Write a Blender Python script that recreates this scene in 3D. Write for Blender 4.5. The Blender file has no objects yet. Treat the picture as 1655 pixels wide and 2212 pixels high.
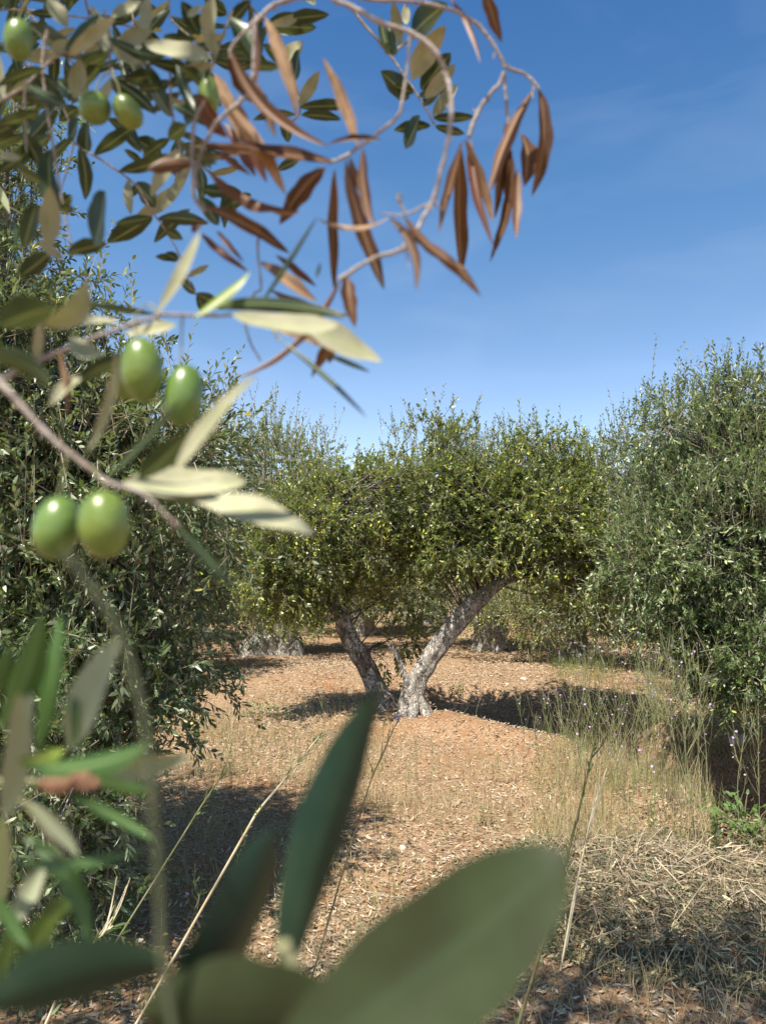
import bpy, math
import numpy as np
from mathutils import Vector, Matrix

# ------------------------------------------------------------------ camera, sky, sun
SC = bpy.context.scene
COL = SC.collection
PITCH = math.radians(5.0)
CAMZ = 1.5
cam_d = bpy.data.cameras.new("camera")
cam = bpy.data.objects.new("camera", cam_d); COL.objects.link(cam); SC.camera = cam
cam.location = (0, 0, CAMZ); cam.rotation_euler = (math.pi / 2 + PITCH, 0, 0)
cam_d.sensor_fit = 'VERTICAL'; cam_d.sensor_height = 34.6; cam_d.lens = 26.0
cam_d.clip_start = 0.01; cam_d.clip_end = 2000
cam_d.dof.use_dof = True; cam_d.dof.focus_distance = 7.0; cam_d.dof.aperture_fstop = 10.0
F = 26 / 34.6 * 2212          # focal length in display pixels (photo seen at 1655 x 2212)

SUN = np.array([-0.27, -0.40, 0.87]); SUN /= np.linalg.norm(SUN)
elev = math.asin(SUN[2]); azim = math.atan2(SUN[0], SUN[1])   # clockwise from +Y
world = bpy.data.worlds.new("World"); SC.world = world; world.use_nodes = True
nt = world.node_tree; nt.nodes.clear()
sky = nt.nodes.new('ShaderNodeTexSky'); sky.sky_type = 'NISHITA'; sky.sun_disc = False
sky.sun_elevation = elev; sky.sun_rotation = azim
sky.altitude = 300; sky.air_density = 0.9; sky.dust_density = 0.35; sky.ozone_density = 2.6
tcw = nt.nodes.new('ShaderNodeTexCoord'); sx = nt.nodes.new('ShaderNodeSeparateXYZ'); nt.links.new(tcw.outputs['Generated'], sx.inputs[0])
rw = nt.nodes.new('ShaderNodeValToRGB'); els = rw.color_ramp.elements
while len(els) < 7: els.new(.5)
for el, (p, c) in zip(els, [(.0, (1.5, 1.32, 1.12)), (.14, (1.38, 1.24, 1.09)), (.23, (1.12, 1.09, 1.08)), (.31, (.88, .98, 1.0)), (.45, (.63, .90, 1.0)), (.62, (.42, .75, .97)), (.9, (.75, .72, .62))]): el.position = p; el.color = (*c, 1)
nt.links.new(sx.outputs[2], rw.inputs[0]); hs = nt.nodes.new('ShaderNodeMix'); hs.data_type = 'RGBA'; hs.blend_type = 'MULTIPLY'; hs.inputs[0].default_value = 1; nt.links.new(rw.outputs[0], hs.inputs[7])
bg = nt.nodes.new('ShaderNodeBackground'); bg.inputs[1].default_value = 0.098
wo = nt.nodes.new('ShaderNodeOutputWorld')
mpw = nt.nodes.new('ShaderNodeMapping'); mpw.inputs['Scale'].default_value = (1.2, 1.2, 5); nt.links.new(tcw.outputs['Generated'], mpw.inputs[0])
cw = nt.nodes.new('ShaderNodeTexNoise'); cw.inputs['Scale'].default_value = 2.6; cw.inputs['Detail'].default_value = 5; cw.inputs['Distortion'].default_value = .6; nt.links.new(mpw.outputs[0], cw.inputs[0])
cr = nt.nodes.new('ShaderNodeValToRGB'); cr.color_ramp.elements[0].position = .46; cr.color_ramp.elements[0].color = (0, 0, 0, 1); cr.color_ramp.elements[1].position = .8; cr.color_ramp.elements[1].color = (.11, .11, .11, 1); nt.links.new(cw.outputs[0], cr.inputs[0])
wm = nt.nodes.new('ShaderNodeMix'); wm.data_type = 'RGBA'; wm.inputs[7].default_value = (4.2, 5.0, 6.0, 1); nt.links.new(cr.outputs[0], wm.inputs[0])   # faint high wisps
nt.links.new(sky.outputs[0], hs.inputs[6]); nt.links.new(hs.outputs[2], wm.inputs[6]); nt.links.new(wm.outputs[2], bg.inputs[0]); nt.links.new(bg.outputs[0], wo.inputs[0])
sl = bpy.data.lights.new("sun", 'SUN'); sl.energy = 5.0; sl.angle = math.radians(0.5); sl.color = (1, 0.93, 0.82)
so = bpy.data.objects.new("sun", sl); COL.objects.link(so)
so.rotation_euler = Vector(SUN).to_track_quat('Z', 'Y').to_euler(); so.location = (-5, -3, 9)
SC.view_settings.view_transform = 'Standard'; SC.view_settings.look = 'None'
SC.view_settings.exposure = 0.98; SC.view_settings.gamma = 1
SC.cycles.max_bounces = 6; SC.cycles.transparent_max_bounces = 8
SC.cycles.use_denoising = True; SC.cycles.sample_clamp_direct = 6; SC.cycles.sample_clamp_indirect = 4

# ------------------------------------------------------------------ helpers
cp, sp = math.cos(PITCH), math.sin(PITCH)
RT = np.array([1.0, 0, 0]); FW = np.array([0, cp, sp]); UP = np.array([0, -sp, cp])
CAM = np.array([0, 0, CAMZ])
def at(x, y, d):
    """display pixel + depth along the view axis -> world point"""
    return CAM + d * (FW + RT * (x - 827.5) / F + UP * (1106 - y) / F)
def nrm(v):
    v = np.asarray(v, float); return v / np.maximum(np.linalg.norm(v, axis=-1, keepdims=True), 1e-9)
def tag(o, label=None, cat=None, group=None, kind=None):
    if label: o['label'] = label
    if cat: o['category'] = cat
    if group: o['group'] = group
    if kind: o['kind'] = kind
    return o
def empty(name, loc, label=None, cat=None, group=None):
    o = bpy.data.objects.new(name, None); COL.objects.link(o); o.location = loc; o.empty_display_size = .05
    return tag(o, label, cat, group)
class G:
    """collects polygons; build() links ONE mesh object"""
    def __init__(s): s.v = []; s.f = []; s.n = 0; s.uv = []
    def add(s, V, Fs, m=0, uv=None):
        V = np.asarray(V, float).reshape(-1, 3); Fs = np.asarray(Fs, int)
        s.v.append(V); s.f.append((Fs + s.n, m)); s.n += len(V)
        s.uv.append(np.zeros((len(V), 2)) if uv is None else np.asarray(uv, float))
    def build(s, name, mats, parent=None, origin=(0, 0, 0), smooth=True):
        V = np.concatenate(s.v) - np.asarray(origin, float)
        me = bpy.data.meshes.new(name); me.vertices.add(len(V)); me.vertices.foreach_set('co', V.astype(np.float32).ravel())
        li = np.concatenate([f.ravel() for f, m in s.f]); cnt = np.concatenate([np.full(len(f), f.shape[1]) for f, m in s.f])
        mi = np.concatenate([np.full(len(f), m) for f, m in s.f])
        me.loops.add(len(li)); me.loops.foreach_set('vertex_index', li.astype(np.int32))
        me.polygons.add(len(cnt)); st = np.concatenate([[0], np.cumsum(cnt)[:-1]])
        me.polygons.foreach_set('loop_start', st.astype(np.int32))
        try: me.polygons.foreach_set('loop_total', cnt.astype(np.int32))
        except Exception: pass
        for m in (mats if isinstance(mats, (list, tuple)) else [mats]): me.materials.append(m)
        me.polygons.foreach_set('material_index', mi.astype(np.int32))
        me.polygons.foreach_set('use_smooth', np.full(len(cnt), smooth))
        UV = np.concatenate(s.uv)
        if UV.any():
            l = me.uv_layers.new(name='UVMap'); l.data.foreach_set('uv', UV[li].astype(np.float32).ravel())
        me.update(calc_edges=True)
        o = bpy.data.objects.new(name, me); COL.objects.link(o)
        if parent is not None:
            o.parent = parent
            if tuple(origin) == (0, 0, 0) and parent.type == 'EMPTY': pass
        return o
def spline(P, n):
    """Catmull-Rom through P, n samples"""
    P = np.asarray(P, float)
    if len(P) == 2: t = np.linspace(0, 1, n)[:, None]; return P[0] * (1 - t) + P[1] * t
    Q = np.vstack([2 * P[0] - P[1], P, 2 * P[-1] - P[-2]]); u = np.linspace(0, len(P) - 1 - 1e-6, n)
    i = u.astype(int); t = (u - i)[:, None]; a, b, c, d = Q[i], Q[i + 1], Q[i + 2], Q[i + 3]
    return .5 * (2 * b + (c - a) * t + (2 * a - 5 * b + 4 * c - d) * t ** 2 + (3 * b - a - 3 * c + d) * t ** 3)
def snoise(P, freq, seed, octs=3):
    r = np.random.default_rng(seed); P = np.asarray(P, float); out = np.zeros(len(P)); a = 1
    for o in range(octs):
        for k in range(5):
            d = r.normal(size=P.shape[1]); d /= np.linalg.norm(d)
            out += a * np.sin(P @ d * freq * r.uniform(.7, 1.4) * 2 + r.uniform(0, 6.28)) / 2.6
        freq *= 2.1; a *= .5
    return out
def tube(g, P, R, sides=8, rough=0, seed=0, m=0, cap=True, nfreq=9, flute=0):
    P = np.asarray(P, float); n = len(P); R = np.broadcast_to(np.asarray(R, float), (n,)) if np.ndim(R) == 0 else np.interp(np.linspace(0, 1, n), np.linspace(0, 1, len(R)), R)
    T = nrm(np.gradient(P, axis=0)); ref = np.array([0, 0, 1.]) if abs(T[0][2]) < .9 else np.array([1., 0, 0])
    A = nrm(np.cross(T, ref)); B = np.cross(T, A)
    th = np.linspace(0, 2 * np.pi, sides, endpoint=False)
    D = A[:, None] * np.cos(th)[None, :, None] + B[:, None] * np.sin(th)[None, :, None]
    rr = R[:, None] * np.ones(sides)
    if flute:
        rr = rr * (1 + flute * np.sin(th * 3 + np.linspace(0, 3, n)[:, None]) + flute * .6 * np.sin(th * 5 - np.linspace(0, 4, n)[:, None] + 1))
    V = P[:, None] + D * rr[..., None]
    if rough:
        nz = snoise(V.reshape(-1, 3), nfreq, seed, 4).reshape(n, sides); V = P[:, None] + D * (rr * (1 + rough * nz))[..., None]
    idx = np.arange(n * sides).reshape(n, sides); nx = np.roll(idx, -1, 1)
    Fs = np.stack([idx[:-1], nx[:-1], nx[1:], idx[1:]], -1).reshape(-1, 4)
    u = np.stack([np.tile(th / 6.283, n), np.repeat(np.arange(n) / n, sides)], -1)
    g.add(V, Fs, m, u)
    if cap:
        g.add(np.vstack([V[0], V[-1]]), [list(range(sides))[::-1], list(range(sides, 2 * sides))], m)

# ------------------------------------------------------------------ materials
def mat(name):
    m = bpy.data.materials.new(name); m.use_nodes = True; t = m.node_tree; t.nodes.clear(); return m, t
def nd(t, ty, **kw):
    n = t.nodes.new(ty)
    for k, v in kw.items():
        if k.startswith('_'): setattr(n, k[1:], v)
        elif k.startswith('i') and k[1:].isdigit(): n.inputs[int(k[1:])].default_value = v
        else: n.inputs[k.replace('__', ' ')].default_value = v
    return n
def c4(c): return (c[0], c[1], c[2], 1)
def mix(t, fac, a, b, mode='MIX'):
    n = t.nodes.new('ShaderNodeMix'); n.data_type = 'RGBA'; n.blend_type = mode
    for s, v in ((n.inputs[0], fac), (n.inputs[6], a), (n.inputs[7], b)):
        if isinstance(v, bpy.types.NodeSocket): t.links.new(v, s)
        elif isinstance(v, (int, float)): s.default_value = v
        else: s.default_value = c4(v)
    return n.outputs[2]
def ramp(t, src, stops, interp='LINEAR'):
    n = t.nodes.new('ShaderNodeValToRGB'); e = n.color_ramp; e.interpolation = interp
    while len(e.elements) < len(stops): e.elements.new(.5)
    for el, (p, c) in zip(e.elements, stops): el.position = p; el.color = c4(c) if np.ndim(c) else (c, c, c, 1)
    t.links.new(src, n.inputs[0]); return n.outputs[0]
def noise(t, scale, detail=3, rough=.55, coord='Object', vec=None):
    tc = t.nodes.new('ShaderNodeTexCoord'); n = nd(t, 'ShaderNodeTexNoise', Scale=scale, Detail=detail, Roughness=rough)
    t.links.new(vec if vec is not None else tc.outputs[coord], n.inputs['Vector']); return n.outputs['Fac']
def leaf_material(name, upper, under, trans, tr=.3, var=.35, rough=.42, island=True, rib=None, alt=None, altp=.1, spots=None):
    m, t = mat(name); geo = t.nodes.new('ShaderNodeNewGeometry')
    if island: rnd = geo.outputs['Random Per Island']
    else: rnd = t.nodes.new('ShaderNodeObjectInfo').outputs['Random']
    up, un = upper, under
    if alt is not None:
        sel = ramp(t, rnd, [(0, 0), (1 - altp, 0), (1 - altp + .03, 1)])
        up = mix(t, sel, upper, alt); un = mix(t, sel, under, tuple(min(1, c * 1.3) for c in alt))
    col = mix(t, geo.outputs['Backfacing'], up, un)
    w = t.nodes.new('ShaderNodeTexWhiteNoise'); w.noise_dimensions = '1D'; t.links.new(rnd, w.inputs['W'])
    v = ramp(t, w.outputs['Value'], [(0, 1 - var), (1, 1 + var)])
    col = mix(t, 1.0, col, v, 'MULTIPLY')
    if spots:
        nz = noise(t, spots[0], 4); f = ramp(t, nz, [(.42, 0), (.68, spots[2])]); col = mix(t, f, col, spots[1])
    if rib:
        uv = t.nodes.new('ShaderNodeUVMap'); s = t.nodes.new('ShaderNodeSeparateXYZ'); t.links.new(uv.outputs[0], s.inputs[0])
        d = nd(t, 'ShaderNodeMath', _operation='ABSOLUTE'); t.links.new(s.outputs[0], d.inputs[0])
        f = ramp(t, d.outputs[0], [(0.04, rib[1]), (.14, 0)]); col = mix(t, f, col, rib[0])
    b = nd(t, 'ShaderNodeBsdfPrincipled', Roughness=rough); t.links.new(col, b.inputs['Base Color'])
    if not island: b.inputs['Specular IOR Level'].default_value = .18 if ('thick' in name or 'dark' in name) else .35  # less gloss on the shade-toned leaf copies
    rg = ramp(t, geo.outputs['Backfacing'], [(0, rough), (1, .85)]); t.links.new(rg, b.inputs['Roughness'])
    tl = nd(t, 'ShaderNodeBsdfTranslucent'); tl.inputs[0].default_value = c4(trans)
    ms = nd(t, 'ShaderNodeMixShader', i0=tr); o = t.nodes.new('ShaderNodeOutputMaterial')
    t.links.new(b.outputs[0], ms.inputs[1]); t.links.new(tl.outputs[0], ms.inputs[2]); t.links.new(ms.outputs[0], o.inputs[0])
    return m
def plain(name, cols, scale=20, rough=.8, bump=0, bscale=60, spec=.3, detail=4, coord='Object'):
    m, t = mat(name); nz = noise(t, scale, detail, .6, coord)
    k = len(cols); col = ramp(t, nz, [(.3 + .4 * i / (k - 1), c) for i, c in enumerate(cols)])
    b = nd(t, 'ShaderNodeBsdfPrincipled', Roughness=rough); b.inputs['Specular IOR Level'].default_value = spec
    t.links.new(col, b.inputs['Base Color'])
    if bump:
        bp = nd(t, 'ShaderNodeBump', Strength=bump, Distance=.01); t.links.new(noise(t, bscale, 5), bp.inputs['Height']); t.links.new(bp.outputs[0], b.inputs['Normal'])
    o = t.nodes.new('ShaderNodeOutputMaterial'); t.links.new(b.outputs[0], o.inputs[0]); return m

GREEN, YEL = (.055, .085, .026), (.30, .28, .04)
M = {}
M['leafE'] = leaf_material('thick_olive_leaf', (.034, .042, .018), (.30, .33, .22), (.10, .14, .03), .05, .12, .45, False, ((.05, .08, .04), .3), spots=(60, (.05, .075, .03), .5))  # olive leaf copy toned to look shaded; the shade is in its colour
M['gleaf'] = leaf_material('bright_green_leaf', (.05, .11, .028), (.37, .39, .26), (.2, .3, .04), .2, .2, .38, False, ((.3, .4, .15), .5))
M['leafD'] = leaf_material('dark_olive_leaf', (.015, .036, .022), (.30, .33, .22), (.10, .14, .03), .05, .12, .42, False, ((.05, .08, .04), .3), spots=(60, (.04, .07, .04), .5))  # darker, bluer olive leaf copy with shade put into the colour
M['leaf'] = leaf_material('olive_leaf', (.024, .044, .020), (.37, .355, .235), (.14, .18, .04), .13, .15, .36, False, ((.32, .38, .16), .7), spots=(90, (.10, .12, .03), .35))
M['yleaf'] = leaf_material('yellowing_leaf', (.16, .24, .04), (.40, .44, .14), (.45, .5, .05), .35, .1, .4, False, ((.5, .5, .1), .8))
M['dry'] = leaf_material('dried_leaf', (.10, .046, .019), (.30, .20, .12), (.30, .12, .035), .16, .5, .5, False, ((.42, .25, .12), .8), spots=(120, (.13, .06, .03), .6))
M['dryred'] = leaf_material('dried_red_leaf', (.11, .045, .026), (.34, .18, .10), (.38, .13, .04), .2, .4, .5, False, ((.4, .2, .1), .6), spots=(120, (.09, .03, .02), .6))
M['crownV'] = leaf_material('crown_leaf_yellowish', (.082, .118, .030), (.27, .30, .14), (.28, .33, .05), .30, .68, .34, True, alt=(.36, .36, .05), altp=.16)
M['crownS'] = leaf_material('crown_leaf_silvery', (.075, .115, .040), (.32, .37, .21), (.22, .30, .07), .27, .68, .37, True, alt=(.30, .33, .09), altp=.06)
M['crownD'] = leaf_material('crown_leaf_dark', (.065, .100, .040), (.30, .34, .21), (.20, .28, .05), .25, .68, .36, True, alt=(.36, .32, .05), altp=.03)
M['twig'] = plain('twig_bark', [(.20, .15, .11), (.38, .32, .26)], 90, .8, .4, 300)
M['dtwig'] = plain('dry_twig_bark', [(.22, .165, .135), (.42, .37, .33)], 60, .75, .4, 260)
M['gtwig'] = plain('green_twig', [(.22, .22, .10), (.36, .34, .2)], 60, .7)
M['stwig'] = plain('small_twig', [(.16, .13, .09), (.30, .26, .2)], 12, .9)
M['straw'] = plain('straw', [(.42, .33, .18), (.66, .56, .38), (.75, .68, .52)], 9, .7)
M['strawp'] = leaf_material('straw_pieces', (.38, .31, .21), (.38, .31, .21), (.3, .2, .1), .05, .6, .6, True, alt=(.20, .13, .08), altp=.35)
M['grass'] = plain('dry_grass', [(.25, .22, .10), (.38, .30, .16), (.46, .38, .24)], 2.2, .75)
M['ggrass'] = plain('green_grass', [(.12, .17, .045), (.23, .25, .08)], 3, .7)
M['gstem'] = plain('grey_green_stem', [(.07, .085, .045), (.12, .135, .075)], 60, .8)
M['stem'] = plain('weed_stem', [(.13, .15, .06), (.29, .28, .14)], 6, .7)
M['dstem'] = plain('dark_weed_stem', [(.07, .075, .04), (.16, .13, .07)], 30, .8)
M['herb'] = leaf_material('herb_leaf', (.10, .17, .045), (.16, .22, .08), (.25, .35, .05), .3, .4, .5)
M['litter'] = leaf_material('leaf_litter', (.34, .26, .165), (.45, .375, .27), (.4, .25, .1), .08, .45, .7, True, alt=(.22, .13, .07), altp=.22)
M['hay'] = leaf_material('dry_prunings_leaf', (.26, .23, .12), (.46, .41, .28), (.3, .25, .1), .1, .6, .7, True, alt=(.085, .095, .05), altp=.55)
M['petal'] = plain('lilac_petal', [(.36, .22, .44), (.52, .38, .60)], 40, .6)
M['stone'] = plain('pale_stone', [(.42, .33, .25), (.66, .60, .52)], 14, .9, .5, 40)
M['bud'] = plain('dried_bud', [(.11, .045, .022), (.34, .19, .11)], 60, .7, .5, 150)

m, t = mat('olive_skin'); nz = noise(t, 45, 2); col = ramp(t, nz, [(.35, (.065, .125, .020)), (.65, (.14, .22, .045))])
vz = nd(t, 'ShaderNodeTexVoronoi', Scale=650); tc = t.nodes.new('ShaderNodeTexCoord'); t.links.new(tc.outputs['Object'], vz.inputs['Vector'])
f = ramp(t, vz.outputs['Distance'], [(.14, .55), (.3, 0)]); col = mix(t, f, col, (.36, .44, .18))
oi = t.nodes.new('ShaderNodeObjectInfo'); tint = ramp(t, oi.outputs['Random'], [(0, (.75, .85, .8)), (.5, (1, 1, 1)), (1, (1.3, 1.1, .9))]); col = mix(t, 1.0, col, tint, 'MULTIPLY')
b = nd(t, 'ShaderNodeBsdfPrincipled', Roughness=.34); t.links.new(col, b.inputs['Base Color'])
b.inputs['Subsurface Weight'].default_value = .12; b.inputs['Subsurface Radius'].default_value = (.004, .006, .001); b.inputs['Subsurface Scale'].default_value = 1
b.inputs['Coat Weight'].default_value = .12; b.inputs['Coat Roughness'].default_value = .25
o = t.nodes.new('ShaderNodeOutputMaterial'); t.links.new(b.outputs[0], o.inputs[0]); M['olive'] = m

def bark(name, dark, mid, pale, lichen):
    m, t = mat(name); tc = t.nodes.new('ShaderNodeTexCoord'); mp = nd(t, 'ShaderNodeMapping'); mp.inputs['Scale'].default_value = (.8, .8, .45)
    t.links.new(tc.outputs['Object'], mp.inputs[0])
    n1 = noise(t, 14, 8, .7, vec=mp.outputs[0]); n2 = noise(t, 5, 5, .6); n3 = noise(t, 34, 5, .65)
    vo = nd(t, 'ShaderNodeTexVoronoi', Scale=26, _feature='DISTANCE_TO_EDGE')
    wv = t.nodes.new('ShaderNodeVectorMath'); wv.operation = 'ADD'
    nn = nd(t, 'ShaderNodeTexNoise', Scale=18, Detail=4); t.links.new(mp.outputs[0], nn.inputs[0])
    sc = t.nodes.new('ShaderNodeVectorMath'); sc.operation = 'SCALE'; sc.inputs[3].default_value = .16; t.links.new(nn.outputs['Color'], sc.inputs[0])
    t.links.new(mp.outputs[0], wv.inputs[0]); t.links.new(sc.outputs[0], wv.inputs[1]); t.links.new(wv.outputs[0], vo.inputs['Vector'])
    crack = ramp(t, vo.outputs['Distance'], [(0, 0), (.16, 1)])
    col = ramp(t, n1, [(.34, dark), (.52, mid), (.68, pale)])
    lf = ramp(t, n2, [(.5 - lichen * .3, 0), (.56, 1)]); lf2 = ramp(t, n3, [(.42, 0), (.52, 1)]); lm = mix(t, 1.0, lf, lf2, 'MULTIPLY')
    col = mix(t, lm, col, (.44, .42, .375)); ck = ramp(t, crack, [(0, (.38, .34, .31)), (.6, (1, 1, 1))]); col = mix(t, .8, col, ck, 'MULTIPLY')
    b = nd(t, 'ShaderNodeBsdfPrincipled', Roughness=.92); t.links.new(col, b.inputs['Base Color'])
    hh = mix(t, .5, crack, n1)
    bp = nd(t, 'ShaderNodeBump', Strength=.8, Distance=.03); t.links.new(hh, bp.inputs['Height']); t.links.new(bp.outputs[0], b.inputs['Normal'])
    o = t.nodes.new('ShaderNodeOutputMaterial'); t.links.new(b.outputs[0], o.inputs[0]); return m
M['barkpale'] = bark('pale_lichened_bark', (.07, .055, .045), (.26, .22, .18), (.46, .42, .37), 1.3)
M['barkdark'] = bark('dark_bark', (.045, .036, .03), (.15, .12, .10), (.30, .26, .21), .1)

# ground
m, t = mat('red_soil')
a = noise(t, .55, 5, .6); bn = noise(t, 3.1, 6, .65); cn = noise(t, 46, 4, .7); en = noise(t, 13, 6, .7)
soil = ramp(t, bn, [(.3, (.21, .095, .042)), (.5, (.29, .16, .08)), (.7, (.34, .215, .125))])
lit = ramp(t, cn, [(.36, (.11, .055, .025)), (.5, (.27, .185, .115)), (.62, (.43, .335, .235))])
mm = t.nodes.new('ShaderNodeMath'); mm.operation = 'ADD'; t.links.new(a, mm.inputs[0]); t.links.new(en, mm.inputs[1])
f = ramp(t, mm.outputs[0], [(.80, 0), (1.06, .85)]); col = mix(t, f, soil, lit)
b = nd(t, 'ShaderNodeBsdfPrincipled', Roughness=.95); b.inputs['Specular IOR Level'].default_value = .1; t.links.new(col, b.inputs['Base Color'])
bp = nd(t, 'ShaderNodeBump', Strength=.9, Distance=.03); hh = mix(t, .5, cn, en); t.links.new(hh, bp.inputs['Height']); t.links.new(bp.outputs[0], b.inputs['Normal'])
o = t.nodes.new('ShaderNodeOutputMaterial'); t.links.new(b.outputs[0], o.inputs[0]); M['ground'] = m

# ------------------------------------------------------------------ terrain
DITCH = np.array([(1.0, 9.5), (1.75, 8.6), (2.3, 7.6), (2.65, 6.5), (3.0, 5.2), (3.6, 3.8)])
def sstep(a, b, x): u = np.clip((x - a) / (b - a), 0, 1); return u * u * (3 - 2 * u)
def terrain(x, y):
    x = np.asarray(x, float); y = np.asarray(y, float); sh = x.shape; P = np.stack([x.ravel(), y.ravel()], -1)
    z = .05 * snoise(P, .45, 3, 3) + .012 * snoise(P, 3.0, 5, 3) * (np.abs(P[:, 0]) < 20)
    z += .20 * np.exp(-(((P[:, 0] - .15) / 1.1) ** 2 + ((P[:, 1] - 8.7) / 1.1) ** 2))
    z += .16 * np.exp(-(((P[:, 0] + 1.6) / 2.2) ** 2 + ((P[:, 1] - 12.2) / 2.2) ** 2))
    z += .18 * np.exp(-(((P[:, 0] - 2.4) / 2.2) ** 2 + ((P[:, 1] - 11.5) / 1.8) ** 2))
    z += .015 * np.clip(P[:, 1] - 15, 0, 25)
    dm = np.full(len(P), 1e9); tm = np.zeros(len(P))
    n = len(DITCH) - 1
    for i in range(n):
        A, B = DITCH[i], DITCH[i + 1]; AB = B - A; u = np.clip(((P - A) @ AB) / (AB @ AB), 0, 1); d = np.linalg.norm(P - A - u[:, None] * AB, axis=1)
        k = d < dm; dm[k] = d[k]; tm[k] = (i + u[k]) / n
    w = .88 + .10 * np.sin(tm * 11) + .06 * snoise(P, 2.2, 9, 2)
    z -= .80 * (1 - sstep(.55, 1.0, dm / w)) * sstep(-.10, .22, tm)
    z += .10 * np.exp(-((dm - w * 1.25) / .3) ** 2) * sstep(.05, .3, tm)
    return z.reshape(sh)
def ground_at(x, y):
    """where the ray through a display pixel meets the ground"""
    d = np.linspace(1.2, 45, 2200)[:, None]; P = CAM + d * (FW + RT * (x - 827.5) / F + UP * (1106 - y) / F)
    h = terrain(P[:, 0], P[:, 1]); k = np.argmax(P[:, 2] < h); return np.array([P[k, 0], P[k, 1], h[k]])
def axis(lo, hi, step, far):
    c = list(np.arange(lo, hi + 1e-6, step)); s = step; v = hi
    while v < far: s *= 1.25; v += s; c.append(v)
    s = step; v = lo
    while v > -far: s *= 1.25; v -= s; c.insert(0, v)
    return np.array(c)
X, Y = axis(-6, 8, .06, 260), axis(1.5, 16, .06, 260)
gx, gy = np.meshgrid(X, Y); gz = terrain(gx, gy)
g = G(); nx_, ny_ = len(X), len(Y); idx = np.arange(nx_ * ny_).reshape(ny_, nx_)
g.add(np.stack([gx, gy, gz], -1), np.stack([idx[:-1, :-1], idx[:-1, 1:], idx[1:, 1:], idx[1:, :-1]], -1).reshape(-1, 4))
tag(g.build('ground', M['ground']), 'dry reddish soil of the olive grove with a gully', None, None, 'structure')

# ------------------------------------------------------------------ vegetation generators
def leaves_mesh(g, P, D, N, L, W, kind=6, m=0, curl=.12):
    """P base, D direction, N upper normal (all (n,3)), L, W (n,)"""
    D = nrm(D); S = nrm(np.cross(D, N)); N = np.cross(S, D); L = L[:, None]; W = W[:, None]
    if kind == 4:
        V = np.stack([P, P + D * L * .5 + S * W * .5, P + D * L - N * L * curl, P + D * L * .5 - S * W * .5], 1); f = [[0, 1, 2, 3]]
    else:
        V = np.stack([P, P + D * L * .3 + S * W * .45, P + D * L * .68 + S * W * .42 - N * L * curl * .3, P + D * L - N * L * curl,
                      P + D * L * .68 - S * W * .42 - N * L * curl * .3, P + D * L * .3 - S * W * .45], 1); f = [[0, 1, 2, 3, 4, 5]]
    k = V.shape[1]; n = len(P); Fs = (np.arange(n)[:, None] * k + np.array(f)); g.add(V.reshape(-1, 3), Fs, m)
def prisms(g, A, B, ra, rb, m=1):
    T = nrm(B - A); ref = np.where(np.abs(T[:, 2:3]) < .9, [[0, 0, 1.]], [[1., 0, 0]]); U = nrm(np.cross(T, ref)); W = np.cross(T, U)
    c = [(1, 0), (-.5, .866), (-.5, -.866)]
    ra = np.broadcast_to(ra, (len(A),))[:, None]; rb = np.broadcast_to(rb, (len(A),))[:, None]
    V = np.stack([A + (U * a + W * b) * ra for a, b in c] + [B + (U * a + W * b) * rb for a, b in c], 1)
    f = np.array([[0, 1, 4, 3], [1, 2, 5, 4], [2, 0, 3, 5]]); n = len(A)
    g.add(V.reshape(-1, 3), (np.arange(n)[:, None, None] * 6 + f).reshape(-1, 4), m)
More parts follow.
